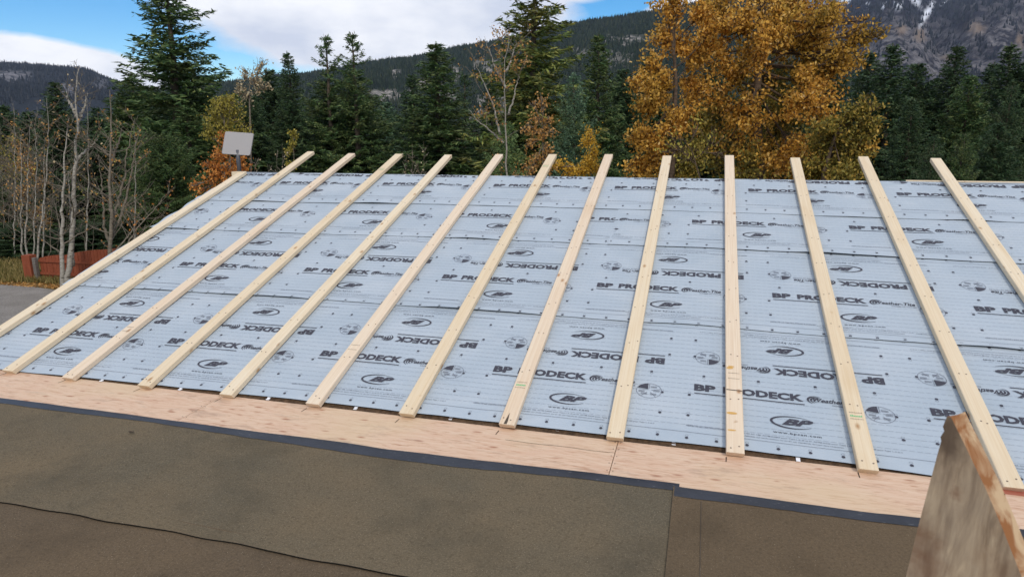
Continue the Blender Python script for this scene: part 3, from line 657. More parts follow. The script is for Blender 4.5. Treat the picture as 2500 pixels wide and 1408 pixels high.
# birch and aspens: bare stems with few leaves
def stem_tree(name, label, stems, dist, r0, nbr, leafn, size, mat, barkm, seed, blen=1.3, cat='tree', group=None, lo=.15, spread=.75, leaf_lo=0., sub=5):
    rg = np.random.default_rng(seed); B0 = P(*stems[0][0], dist); org = np.array([B0[0], B0[1], GZ]); e = empty(name, tuple(org))
    tk = G(); bg = G(); tips = []
    fwd = ray(stems[0][0][0], 300); fwd = np.array([fwd[0], fwd[1], 0])
    for si, st in enumerate(stems):
        TP = np.array([P(x, y, dist)+fwd*(0 if si == 0 else .15*si) for x, y in st])
        if si == 0 or len(st) > 3:
            if TP[0][2] > GZ and si == 0: TP = np.concatenate([[[TP[0][0], TP[0][1], GZ-.1]], TP])
        tt = np.concatenate([[0], np.cumsum(np.linalg.norm(np.diff(TP, axis=0), axis=1))]); tt /= tt[-1]
        t2 = np.linspace(0, 1, 26); S_ = np.stack([np.interp(t2, tt, TP[:, i]) for i in range(3)], -1)
        S_[1:-1] += rg.normal(size=(24, 3))*.012*dist/20
        ra = r0*(1 if si == 0 else .62)*(1-t2*.9)
        tk.tube(S_-org, ra, 6)
        Ls = np.linalg.norm(S_[-1]-S_[0]); nb_ = max(4, int(nbr*Ls/8))
        for k in range(nb_):
            h = rg.uniform(lo, .98); p0 = np.array([np.interp(h, t2, S_[:, i]) for i in range(3)])
            th_ = rg.uniform(0, 6.28); Lb = blen*(1.15-h*.75)*rg.uniform(.5, 1.25)
            d_ = np.array([math.cos(th_)*spread, math.sin(th_)*spread, rg.uniform(.35, 1.0)]); d_ /= np.linalg.norm(d_)
            cv = curve(p0, p0+d_*Lb, 7, rg.uniform(-.10, .06), rg, .12)
            bg.tube(cv-org, np.linspace(max(.008, ra[int(h*25)]*.42), .0045, 7), 4, cap=False)
            for q in range(sub):
                s0 = rg.uniform(.25, 1.); b_ = np.array([np.interp(s0*6, np.arange(7), cv[:, i]) for i in range(3)])
                v_ = d_+rg.normal(size=3)*.55+np.array([0, 0, .25]); v_ /= np.linalg.norm(v_); tw = curve(b_, b_+v_*Lb*rg.uniform(.18, .5), 4, 0, rg, .15)
                bg.tube(tw-org, np.linspace(.006, .003, 4), 3, cap=False)
                if h >= leaf_lo: tips.append(tw)
    if cat == 'sapling':
        base_ = tk.n; tk.v += bg.v; tk.p += [(f_+base_, m_) for f_, m_ in bg.p]; tk.build('stem', MAT[barkm], e)
    else:
        tk.build('trunk', MAT[barkm], e); bg.build('branches', MAT[barkm if barkm != 'bark_aspen' else 'bark_grey'], e)
    if leafn and tips:
        ix = rg.integers(0, len(tips), leafn); s_ = rg.uniform(.1, 1, leafn)*3
        Cl = np.array([[np.interp(s_[i], np.arange(4), tips[ix[i]][:, c_]) for c_ in range(3)] for i in range(leafn)])+rg.normal(size=(leafn, 3))*.05
        Dl = rg.normal(size=(leafn, 3)); Dl[:, 2] -= .8
        V, Fc = diamonds(Cl-org, Dl, size*rg.uniform(.7, 1.3, leafn), size*rg.uniform(.55, .9, leafn), rg); cr_ = G(); cr_.add(V, Fc); cr_.build('leaves', MAT[mat], e)
    tag(e, label, cat, group); return e
stem_tree('birch_tree', 'nearly bare pale stemmed birch left of the large centre fir', [[(1237, 700), (1237, 400), (1232, 230), (1233, 150), (1243, 80)], [(1222, 330), (1205, 260), (1180, 200), (1160, 150)], [(1236, 215), (1210, 165), (1190, 115), (1182, 85)],
 [(1230, 350), (1185, 310), (1160, 290), (1140, 262)], [(1240, 280), (1255, 240), (1262, 200), (1275, 160)], [(1236, 170), (1252, 130), (1262, 90)]], 17, .048, 24, 560, .062, 'tan', 'bark_aspen', 51, blen=1.0, lo=.45, sub=4)
AG = 'bare aspens by the fence'
stem_tree('aspen_tree', 'slim white stemmed aspen nearest the red fence gate', [[(152, 693), (152, 600), (153, 520), (155, 440), (158, 380), (162, 330), (168, 290)]], 27, .085, 30, 30, .085, 'tan', 'bark_aspen', 52, blen=1.6, group=AG, lo=.2)
stem_tree('aspen_tree', 'tallest bare aspen with a forked crooked top left of the huge fir', [[(164, 684), (172, 620), (178, 560), (181, 448), (184, 380), (187, 331), (192, 297), (184, 269), (187, 229), (188, 182), (195, 160)],
  [(188, 285), (178, 262), (166, 245), (161, 222)], [(192, 297), (200, 275), (209, 250), (214, 226)], [(178, 655), (174, 540), (170, 480), (168, 420)], [(184, 395), (205, 375), (225, 360), (240, 340)]], 27, .105, 22, 34, .09, 'pale', 'bark_aspen', 53, blen=1.2, group=AG, lo=.3)
stem_tree('aspen_tree', 'many stemmed bare tree with yellowed leaves just left of the roof edge', [[(268, 650), (271, 580), (272, 520), (268, 450), (270, 370), (272, 300), (270, 260), (268, 220)], [(272, 560), (290, 490), (305, 430), (309, 380), (320, 330), (330, 290)],
  [(275, 580), (300, 520), (318, 440), (330, 370), (345, 300)], [(268, 600), (255, 560), (252, 500), (246, 430), (240, 380)], [(272, 400), (290, 350), (300, 310)], [(270, 385), (245, 365), (228, 355)]], 26, .085, 22, 150, .09, 'tan', 'bark_grey', 54, blen=1.4, group=AG, lo=.25, leaf_lo=.3)
stem_tree('aspen_tree', 'low spreading leafless tree behind the sloping roof edge', [[(300, 660), (310, 600), (330, 560), (370, 520), (400, 480), (415, 465)], [(290, 640), (330, 590), (360, 555), (395, 520)], [(280, 620), (320, 570), (340, 540), (420, 530)]], 24, .05, 30, 90, .085, 'rust', 'bark_grey', 55, blen=1.3, group=AG, lo=.2, sub=6)
stem_tree('aspen_tree', 'thin aspen right behind the red gate post', [[(62, 610), (64, 540), (68, 440), (72, 350), (76, 300)]], 33, .045, 30, 40, .09, 'tan', 'bark_aspen', 56, blen=1.5, group=AG)
stem_tree('aspen_tree', 'thin pale aspen at the left edge over the low green fir', [[(52, 600), (52, 500), (53, 400), (50, 330)]], 34, .045, 30, 30, .09, 'tan', 'bark_aspen', 57, blen=1.5, group=AG)
stem_tree('aspen_tree', 'leaning thin aspen with a few orange leaves between gate post and white aspen', [[(90, 640), (98, 560), (108, 480), (116, 400), (118, 300), (114, 240)], [(82, 640), (84, 520), (90, 420), (86, 300), (90, 260)]], 31, .045, 30, 150, .09, 'tan', 'bark_aspen', 58, blen=1.5, group=AG, lo=.25)
stem_tree('willow_bush', 'grey tan leafless bush of upright twigs at the left edge', [[(10, 640), (8, 500), (4, 380), (0, 300)], [(20, 600), (24, 480), (30, 380), (34, 290)], [(0, 600), (-10, 480), (-20, 360)], [(36, 600), (40, 470), (48, 370), (52, 300)], [(30, 600), (16, 460), (14, 340)]], 38, .024, 20, 200, .08, 'tan', 'bark_grey', 59, blen=2.0, sub=7, cat='bush')
stem_tree('willow_bush', 'reddish grey tangle of bare stems between the aspens', [[(120, 650), (124, 540), (130, 430), (128, 330)], [(140, 640), (146, 520), (140, 400)], [(205, 650), (212, 540), (208, 440), (215, 350)], [(225, 640), (232, 530), (236, 430)], [(95, 640), (90, 520), (96, 400)]], 33, .020, 15, 110, .085, 'tan', 'bark_grey', 60, blen=1.9, sub=8, cat='bush')
for i, (x_, t_, d_, l_) in enumerate([(33, 262, 35, 'slender pale stem left of the red gate post'), (104, 330, 32, 'short pale stem between gate post and white aspen'),
      (210, 240, 33, 'upright pale stem right of the forked aspen'), (326, 300, 30, 'pale stem leaning toward the huge fir')]):
    stem_tree('aspen_tree', l_, [[(x_, 660), (x_+3, 520), (x_+5, 420), (x_+random.uniform(-3, 10), t_)]], d_, .036, 24, 40, .085, 'yellow', 'bark_aspen', 90+i, blen=1.1, group=AG, lo=.3)
lobe_tree('yellow_bush', 'airy yellowing bush behind the red gate post', [(80, 640), (80, 520), (82, 430)],
 [(70, 410, 30, 0), (98, 455, 28, 0), (60, 470, 26, 0), (90, 520, 28, 0), (112, 545, 20, 0), (50, 360, 22, .5)], 36, .04, 900, .10, 'tan', 'bark_grey', 97, cat='bush', twig=30)
lobe_tree('yellow_bush', 'fawn coloured bush at the left edge above the dark evergreen', [(20, 640), (20, 480), (22, 380)],
 [(10, 400, 40, 0), (40, 420, 34, 0), (-20, 360, 40, 0), (30, 350, 24, 0)], 40, .04, 1300, .10, 'yellow', 'bark_grey', 98, cat='bush', twig=36)
for i, (px_, top, d_) in enumerate([(620, 385, 18), (678, 375, 17), (690, 350, 18), (655, 400, 16), (1005, 350, 17), (1036, 345, 17), (1022, 385, 16), (990, 380, 17)]):
    stem_tree('bare_sapling', ['thin bare twig stem just right of the dish pole', 'bare sapling above the ridge between dish and second batten', 'taller bare sapling above the ridge by the second batten top', 'shortest bare twig right of the dish',
      'bare sapling above the ridge right of the fourth batten top', 'tallest bare sapling below the slender pointed fir', 'short twig between the fourth and fifth batten tops', 'bare sapling touching the fourth batten top'][i],
      [[(px_, 600), (px_, 430), (px_+random.uniform(-4, 4), top)]], d_, .016, 30, 14, .05, 'pale', 'bark_grey', 70+i, blen=.45, group='bare saplings behind the ridge', sub=3, lo=.6, cat='sapling')

# ------------------------------------------------------------------ fence
fe = empty('wooden_fence', tuple(gp(75, 690)))
org = np.array(gp(75, 690)); A_ = gp(100, 683); B_ = gp(300, 694); A_[2] = B_[2] = GZ; dirf = (B_-A_); Lf = np.linalg.norm(dirf[:2])*1.0; dirf = dirf/np.linalg.norm(dirf); nf = np.array([-dirf[1], dirf[0], 0]); nf = nf if nf@(CAM-A_) > 0 else -nf
a = M('red_stained_wood', .75, .2); c = a.mix(a.ramp(a.noise(a.map((4, 4, .8), False), 3, 4), [(.35, 0.), (.65, 1.)]), (.19, .050, .024), (.25, .070, .034)); a.col(c); REDW = a.m
MAT['grey_wood'] = bark('grey_post_wood', (.10, .09, .08), (.18, .165, .15))
def fbox(g, s0, s1, n0, n1, z0, z1, top=None):
    z1b = z1 if top is None else top
    V = [A_+dirf*s+nf*n for s in (s0, s1) for n in (n0, n1)]
    V = [v-org for v in V]; lo_ = [np.array([v[0], v[1], z0]) for v in V]; hi_ = [np.array([v[0], v[1], zz]) for v, zz in zip(V, (z1, z1, z1b, z1b))]
    g.add(lo_+hi_, [(0, 2, 3, 1), (4, 5, 7, 6), (0, 4, 6, 2), (1, 3, 7, 5), (0, 1, 5, 4), (2, 6, 7, 3)])
def topz(s):  # height of the scalloped top along the fence
    f = s/Lf; return .78+.52*min(f, 1.2)+.05*math.sin(min(1, f*2.9)*math.pi)*(f < .345)+.05*math.sin((f-.36)/.5*math.pi)*(.36 <= f < .86)
g = G(); s_ = .1; k = 0
while s_ < Lf*1.25:
    fbox(g, s_, s_+.128, 0, .020+.006*(k % 2), .10, topz(s_), topz(s_+.135)); s_ += .142; k += 1
g.build('panel', REDW, fe)
for zz in (.22, .68):
    g = G(); fbox(g, .1, Lf*1.25, .028, .07, zz, zz+.09); g.build('rail', REDW, fe)
g = G(); fbox(g, -.44, -.10, -.06, .24, 0, .93); g.build('gate_post', REDW, fe)
g = G(); fbox(g, -.04, .09, .08, .20, 0, .84); g.build('post', MAT['grey_wood'], fe)
for q in (.42, .8, 1.2):
    g = G(); fbox(g, Lf*q, Lf*q+.12, -.12, -.002, 0, topz(Lf*q)-.12); g.build('post', REDW, fe)
tag(fe, 'red brown board fence with a scalloped top and square gate post beyond the roof', 'fence')

# ------------------------------------------------------------------ house
house = empty('house', (0, 0, GZ))
hz = np.array([0, 0, GZ])
g = G()
def slab(g, u0, u1, v0, v1, n0, n1, mi=0):
    V = [RP(u, v, n) for n in (n0, n1) for (u, v) in ((u0, v0), (u1, v0), (u1, v1), (u0, v1))]
    g.add(np.array(V)-hz, [(0, 3, 2, 1), (4, 5, 6, 7), (0, 1, 5, 4), (1, 2, 6, 5), (2, 3, 7, 6), (3, 0, 4, 7)], mi)
slab(g, U0+.03, U1, -.02, VR, -.14, -.014)
g.build('sloped_roof', MAT['deck'], house)
yR, zR = VR*CA, VR*SA
g = G(); g.add(np.array([(U0+.03, yR-.0, zR-.02), (U1, yR, zR-.02), (U1, yR+3.2, zR-1.1), (U0+.03, yR+3.2, zR-1.1), (U0+.03, yR, zR-.16), (U1, yR, zR-.16), (U1, yR+3.2, zR-1.24), (U0+.03, yR+3.2, zR-1.24)])-hz,
  [(0, 1, 2, 3), (4, 7, 6, 5), (0, 4, 5, 1), (1, 5, 6, 2), (2, 6, 7, 3), (3, 7, 4, 0)]); g.build('rear_roof', MAT['deck'], house)
g = G(); g.box((U0+.03, -9, -.25-GZ), (U1, -.02, -.024-GZ)); g.build('flat_roof', MAT['deck'], house)
g = G(); g.box((U0+.4, -8.6, 0), (U1-.4, yR+2.8, -.25-GZ)); g.build('wall', MAT['siding'], house)
g = G(); V = [(U0+.4, .2, -.25-GZ), (U0+.4, yR+2.8, -.25-GZ), (U0+.4, yR+2.8, zR-1.1-GZ), (U0+.4, yR, zR-.2-GZ), (U0+.4, .2, .0-GZ-.15)]
V2 = [(U0+.5, y, z) for _, y, z in V]; g.add(V+V2, [(0, 4, 3, 2, 1)]); g.p.append((np.array([(5, 6, 7, 8, 9)]), 0)); g.build('gable_wall', MAT['siding'], house)
g = G(); slab(g, 2.15, U1, VR+.001, VR+.022, -.03, -.004); g.build('ridge_strip', MAT['pine'], house)
tag(house, 'house under the half covered sloping roof and flat brown roof', 'house')

# ------------------------------------------------------------------ underlayment with its printing
def text2d(body, bold=0., sx=1., shear=0., spacing=1.):
    cu = bpy.data.curves.new('t', 'FONT'); cu.body = body; cu.offset = bold; cu.shear = shear; cu.space_character = spacing
    cu.resolution_u = 2; cu.fill_mode = 'FRONT'
    o = bpy.data.objects.new('t', cu); COL.objects.link(o)
    me = o.to_mesh(); me.calc_loop_triangles()
    V = np.array([v.co[:2] for v in me.vertices]); T = np.array([t.vertices[:] for t in me.loop_triangles])
    o.to_mesh_clear(); bpy.data.objects.remove(o); bpy.data.curves.remove(cu)
    V[:, 0] -= V[:, 0].min(); return V, T
def fit(vt, x0, x1, y0, y1):
    V, T = vt; V = V.copy(); V[:, 0] = x0+(V[:, 0])/(V[:, 0].max())*(x1-x0); ym, yM = V[:, 1].min(), V[:, 1].max()
    V[:, 1] = y0+(V[:, 1]-ym)/(yM-ym)*(y1-y0); return V, T
def bar(x0, x1, y0, y1, n_=1):
    xs = np.linspace(x0, x1, n_+1); V = []; T = []
    for i in range(n_):
        b = len(V); V += [(xs[i], y0), (xs[i+1], y0), (xs[i+1], y1), (xs[i], y1)]; T += [(b, b+1, b+2), (b, b+2, b+3)]
    return np.array(V), np.array(T)
def arc(cx, cy, rx, ry, t0, t1, w0, w1, n_=30, tilt=0.):
    """stroke along an ellipse whose width runs w0 -> w1 (sin shaped thick part when w1 is a tuple)"""
    t = np.linspace(t0, t1, n_+1); wv = np.array([w0+(w1-w0)*i/n_ for i in range(n_+1)]) if np.isscalar(w1) else np.array([w0+(w1[0]-w0)*math.sin(math.pi*i/n_)**1.5 for i in range(n_+1)])
    c_, s_ = np.cos(t), np.sin(t); k = min(rx, ry)/max(rx, ry)
    o_ = np.stack([(rx+wv/2)*c_, (ry+wv/2*1.0)*s_], -1); i_ = np.stack([(rx-wv/2)*c_, (ry-wv/2*1.0)*s_], -1)
    V = np.concatenate([o_, i_]); R_ = np.array([[math.cos(tilt), -math.sin(tilt)], [math.sin(tilt), math.cos(tilt)]]); V = V@R_.T+np.array([cx, cy])
    m_ = n_+1; T = [];
    for i in range(n_): T += [(i, i+1, m_+i+1), (i, m_+i+1, m_+i)]
    return V, np.array(T)
def fan(pts):
    V = np.array([np.mean(pts, 0)]+list(pts)); n_ = len(pts); return V, np.array([(0, 1+i, 1+(i+1) % n_) for i in range(n_)])
def disc(x, y, r, n_=8): return fan([(x+r*math.cos(t), y+r*.95*math.sin(t)) for t in np.arange(n_)*2*math.pi/n_])
PER = 1.222
MOT = []    # (V, T, material) one upright repeat: x from the left of "BP", y up from the sheet's own zero
def mo(vt, m_=1): MOT.append((vt[0], vt[1], m_))
mo(fit(text2d('BP', .05), 0, .120, .513, .574)); mo(fit(text2d('PRODECK', .046), .160, .590, .513, .575))
mo(bar(.002, .593, .486, .4925, 8))
for k, (rx_, ry_) in enumerate(((.050, .034), (.040, .026), (.029, .018))):
    mo(arc(.663+k*.006, .535-k*.001, rx_, ry_, math.pi*.42, math.pi*1.32, .002, (.012-.002*k,), 18))
mo(fit(text2d('Weather-Tite', .02, shear=.3), .640, .880, .522, .556)); mo(fit(text2d('SYSTEME DE TOITURE', .01), .735, .885, .500, .511), 2)
# emblem: circle in five wedges, one filled
mo(arc(.968, .472, .072, .066, 0, 2*math.pi, .0022, .0022, 36), 2)
for t in (18, 90, 162, 234, 306):
    c_, s_ = math.cos(rad(t)), math.sin(rad(t)); q = np.array([-s_, c_])*.0011; p0 = np.array([.968, .472])+np.array([c_, s_])*.016; p1 = np.array([.968, .472])+np.array([c_*.070, s_*.064])
    mo((np.array([p0-q, p1-q, p1+q, p0+q]), np.array([(0, 1, 2), (0, 2, 3)])), 2)
ts = np.radians(np.linspace(97, 158, 10)); mo(fan([(.968-.006, .472+.012)]+[(.968+.072*math.cos(t), .472+.066*math.sin(t)) for t in ts]))
for t in (54, 0, -52, -128, 196):
    t = rad(t); x_, y_ = .968+.043*math.cos(t), .472+.040*math.sin(t)
    for dy_ in (-.005, .004): mo(bar(x_-.018, x_+.018, y_+dy_, y_+dy_+.0035), 2)
# oval with BP inside
mo(arc(.522, .328, .112, .046, math.pi*.30, math.pi*1.78, .0022, (.013,), 40)); mo(arc(.522, .328, .112, .046, math.pi*.10, math.pi*.32, .001, .0022, 8))
mo(fit(text2d('BP', .05, shear=.45), .462, .622, .305, .357))
mo(fit(text2d('www.bpcan.com', .012, spacing=1.2), .415, .652, .230, .250))
mo(fit(text2d('ICC-ES AC 188, ASTM D4869 pour Type I, II, III et IV, ASTM D226 pour Type I et II', .004), .250, .800, .194, .205), 2)
mo(fit(text2d('Utilisable sur toute toiture ou un de ces standards doivent etre respectes.', .004), .265, .752, .175, .186), 2)
mo(fit(text2d('RESPECTE LES CERTIFICATIONS SUIVANTES:', .006), -.03, .245, .204, .215), 2)
mo(fit(text2d('ASTM E96/105 pour Type 1, 2 et 3', .004), .815, 1.02, .190, .201), 2)
mo(bar(-.17, PER-.17, .158, .1600, 16), 2)
def mark(x, y, up=1):
    mo(disc(x, y, .0092)); mo(arc(x, y+.018*up, .008, .007, 0, 2*math.pi, .0012, .0012, 10), 2)
for k in range(8): mark(-.025+k*.1528, .112)
for x_ in (-.025, -.178): mark(x_, .292); mark(x_, .468)
NUP = len(MOT)
FLIP = [(np.stack([1.038-V[:, 0], 1.31-V[:, 1]], -1), T, m_) for V, T, m_ in MOT]      # the same motif turned half round: each roll is printed both ways
for k in range(4): mo(disc(.052+k*.3055, .655, .0092)); mo(arc(.052+k*.3055, .639, .008, .007, 0, 2*math.pi, .0012, .0012, 10), 2)
MIDS = MOT[NUP:]; MOT = MOT[:NUP]
for r_ in range(21):
    y_ = .150+r_*.0455
    if r_ in (8, 9, 13): continue
for r_ in range(21):
    y_ = .215+r_*.0440; n_ = 34
    V = []; T = []
    for k in range(n_):
        x_ = -.17+k*PER/n_; b = len(V); V += [(x_, y_), (x_+.028, y_), (x_+.028, y_+.0013), (x_, y_+.0013)]; T += [(b, b+1, b+2), (b, b+2, b+3)]
    MIDS.append((np.array(V), np.array(T), 4))

def sheet(label, ua, ub, v0, v1, phase, pv, seed, lift=1., zoff=0., cutl=True, pmax=9.):
    """one strip of underlayment; phase: u of a 'BP', pv: v of the print's zero"""
    rg = np.random.default_rng(seed); ph = rg.uniform(0, 100)
    def skew(u): return -.020*np.clip(u-.4, 0, 9)-.016*np.clip(-2-u, 0, 9)
    def edge(u): return v0+skew(u)+.010*(vnoise2(u*1.9+ph, u*0, seed)-.5)*2*lift+.004*(vnoise2(u*7+ph, u*0, seed+1)-.5)
    def lift_(u):
        a_ = np.clip(vnoise2(u*2.3+ph, u*0+3, seed+2)-.42, 0, 1)*2
        return .0002+.011*lift*a_**1.4+.0010*vnoise2(u*9, u*0+5, seed+4)
    def hh(u, v):
        t = v-edge(u); base = -.008+.0055*(1-np.clip(t/(v1-v0), 0, 1))+zoff
        wr = .0060*(fbm2(u*1.8+ph, v*5, seed+6, 3)-.5)+.0022*(vnoise2(u*9+ph, v*14, seed+7)-.5)
        return base+wr+lift_(u)*np.exp(-np.clip(t, 0, 9)/.035)
    us = np.arange(ua, ub+.001, .035); us[-1] = ub
    ts = np.concatenate([[0, .006, .015, .03, .05, .08], np.linspace(.12, v1-v0, int((v1-v0)/.06))])
    Ug, Tg = np.meshgrid(us, ts); Vg = np.where(Tg < .12, edge(Ug)+Tg, 0)
    e_ = edge(Ug); Vg = e_+Tg/(v1-v0)*(v1-e_)
    if cutl: Ug = Ug+np.where(Ug < ua+.02, (vnoise2(Vg*6, Vg*0, seed+9)-.5)*.05-(vnoise2(Vg*1.7, Vg*0, seed+10) > .72)*.03, 0)
    n_ = len(us); i = np.arange(len(ts)-1)[:, None]*n_; j = np.arange(n_-1)[None]
    Fc = np.stack([i+j, i+j+1, i+n_+j+1, i+n_+j], -1).reshape(-1, 4)
    g = G(); g.add(RP(Ug, Vg, hh(Ug, Vg)).reshape(-1, 3), Fc, 0)
    # black underside and lower edge
    g.add(RP(Ug[:4], Vg[:4], hh(Ug, Vg)[:4]-.0014).reshape(-1, 3), Fc[:(3)*(n_-1)][:, ::-1], 3)
    a_ = RP(Ug[0], Vg[0]+.0005, hh(Ug, Vg)[0]+.0002); b_ = RP(Ug[0], Vg[0]+.0012, hh(Ug, Vg)[0]-.0010); q = np.arange(n_-1)
    g.add(np.concatenate([a_, b_]), np.stack([q, q+n_, q+n_+1, q+1], -1), 3)
    k0 = int(math.floor((ua-phase)/PER))-1; k1 = int(math.ceil((ub-phase)/PER))+1
    for k in range(k0, k1+1):
        for V, T, m_ in MOT+FLIP+MIDS:
            u = phase+k*PER+V[:, 0]; v = pv+V[:, 1]+skew(u)
            ok = (u > ua+.012) & (u < ub-.004) & (v < min(v1-.006, pmax)) & (v > edge(u)+.006)
            if not ok.any(): continue
            T_ = T[ok[T].all(1)]
            if not len(T_): continue
            g.add(RP(u, v, hh(u, v)+.0028), T_, m_)
    o = g.build('underlayment_sheet', [MAT['film'], MAT['print'], MAT['print_soft'], MAT['film_edge'], MAT['dash']], smooth=False)
    me = o.data; sm = np.zeros(len(me.polygons), bool); mi = np.zeros(len(me.polygons), 'i4'); me.polygons.foreach_get('material_index', mi); me.polygons.foreach_set('use_smooth', mi == 0)
    tag(o, label, 'roofing underlayment', 'strips of grey printed underlayment on the sloping roof'); return o
sheet('lowest strip of grey printed underlayment along the plywood', U0, U1, .068, 1.26, .415, .0, 11)
sheet('second strip of underlayment up from the plywood', U0-.01, U1, 1.182, 2.34, .903, 1.085, 12)
sheet('left piece of the third underlayment strip ending between the seventh and eighth battens', U0, -.27, 2.275, 3.06, -.632, 2.212, 13, pmax=2.92)
sheet('right piece of the third underlayment strip starting between the seventh and eighth battens', -.33, U1, 2.272, 3.06, .322, 2.212, 14, zoff=.0025, cutl=False, pmax=2.92)
sheet('topmost strip of underlayment along the ridge', U0, U1, 2.958, VR-.002, -.425, 2.918, 15)

# ------------------------------------------------------------------ battens
BAT = [((-4.762, -.03), (-4.745, 3.62)), ((-4.199, -.014), (-4.235, 4.285)), ((-3.678, -.016), (-3.660, 4.228)), ((-3.064, -.006), (-3.053, 4.218)), ((-2.443, -.002), (-2.440, 4.200)),
       ((-1.836, .003), (-1.846, 4.225)), ((-1.228, .010), (-1.244, 4.234)), ((-.624, .015), (-.636, 4.242)), ((-.023, .010), (-.028, 4.210)), ((.589, -.001), (.588, 4.232)),
       ((1.203, -.012), (1.206, 4.175)), ((1.808, -.020), (1.823, 4.219)), ((2.420, -.02), (2.437, 4.186)), ((3.03, -.02), (3.04, 4.2))]
LAB = ['leftmost batten, cut level with the ridge at the roof edge beside the dish', 'second batten from the left, long plain piece running past the ridge', 'third batten from the left with large ringed knots',
       'fourth batten from the left with a green stamp near its top end', 'fifth batten from the left, clean and straight grained', 'sixth batten from the left with brown knots all along',
       'seventh batten from the left with few marks', 'eighth batten from the left with a black split at its foot', 'ninth batten from the left, wavy grained with one pale knot at its foot',
       'tenth batten from the left running straight up with orange stains near its foot', 'eleventh batten from the left with a green stamp near its foot', 'twelfth batten from the left ending at the pointed board',
       'thirteenth batten from the left with its foot out of the picture', 'batten beyond the right edge of the picture']
for i, ((ua, va), (ub, vb)) in enumerate(BAT[:13]):
    rg = np.random.default_rng(200+i); W_ = .089; Ln = vb-va
    # local frame: x across, y along, z up from the roof
    y_ = np.array([ub-ua, vb-va]); y_ = y_/np.linalg.norm(y_); e = bpy.data.objects.new('batten', None)
    X = np.array([y_[1], -y_[0]*CA, -y_[0]*SA]); Yv = np.array([y_[0], y_[1]*CA, y_[1]*SA]); Z = np.cross(X, Yv)
    o0 = RP(ua, va, 0.)
    g = G(); b = .0035; ns = 12; sw = rg.normal()*.003
    prof = [(b, 0), (W_-b, 0), (W_, b), (W_, .038-b), (W_-b, .038), (b, .038), (0, .038-b), (0, b)]
    ys = np.linspace(0, Ln, ns+1); V = []
    for yy in ys:
        bow = sw*math.sin(yy/Ln*math.pi); V += [(x+bow, yy+(.016-z*.42+.0 if yy == 0 else 0), z) for x, z in prof]
    Fq = [(r_*8+k, r_*8+(k+1) % 8, (r_+1)*8+(k+1) % 8, (r_+1)*8+k) for r_ in range(ns) for k in range(8)]
    g.add(V, np.array(Fq)[:, ::-1]); g.p.append((np.arange(8)[None], 0)); g.p.append((np.arange(8)[::-1][None]+ns*8, 0))
    z_ = .0388
    def dsc(x, y, rx_, ry_, mi, n_=8):
        t = np.arange(n_)*2*math.pi/n_; g.add(np.stack([x+rx_*np.cos(t), y+ry_*np.sin(t), np.full(n_, z_)], -1), np.arange(n_)[None], mi)
    yy = .05
    while yy < min(Ln, VR):
        for x in (.024, .064):
            dsc(x+rg.normal()*.005, yy+rg.normal()*.012, .0048, .0048, 1)
        yy += .405+rg.normal()*.01
    def stamp(y0, green):
        for r_ in range(2): 
            for q in range(9):
                x = .012+q*.0072; g.add([(x, y0+r_*.05, z_), (x+.005, y0+r_*.05, z_), (x+.005, y0+r_*.05+rg.uniform(.004, .009), z_), (x, y0+r_*.05+.005, z_)], [(0, 1, 2, 3)], 2)
        if green:
            for q in range(7): x = .014+q*.0085; g.add([(x, y0+.02, z_), (x+.0065, y0+.02, z_), (x+.0065, y0+.02+rg.uniform(.008, .018), z_), (x, y0+.03, z_)], [(0, 1, 2, 3)], 3)
    if i in (3,): stamp(3.72, True)
    if i in (6,): stamp(3.85, True)
    if i in (7, 10): stamp(.32 if i == 7 else .36, True)
    if i in (2, 5): stamp(.55, False)
    if i == 7:
        g.add([(.028, .004, z_), (.046, .004, z_), (.047, .03, z_), (.040, .10, z_), (.033, .05, z_)], [(0, 1, 2, 3, 4)], 4)
    if i == 9:
        for (x, y, rx_, ry_) in ((.030, .30, .028, .010), (.028, .165, .022, .006), (.022, .70, .020, .010), (.030, .715, .018, .007)): dsc(x, y, rx_, ry_, 5, 12)
        g.add([(.003, .495, z_), (.086, .492, z_), (.086, .499, z_), (.003, .503, z_)], [(0, 1, 2, 3)], 4); stamp(.60, False)
    o = g.build('batten', [MAT['pine_pink'] if i in (2, 5, 7, 9) else MAT['pine'], MAT['nail'], MAT['ink'], MAT['green_ink'], MAT['bark_dark'], MAT['stain']])
    o.matrix_world = Matrix(((X[0], Yv[0], Z[0], o0[0]), (X[1], Yv[1], Z[1], o0[1]), (X[2], Yv[2], Z[2], o0[2]), (0, 0, 0, 1)))
    tag(o, LAB[i], 'batten', 'pale wooden battens laid up the slope')

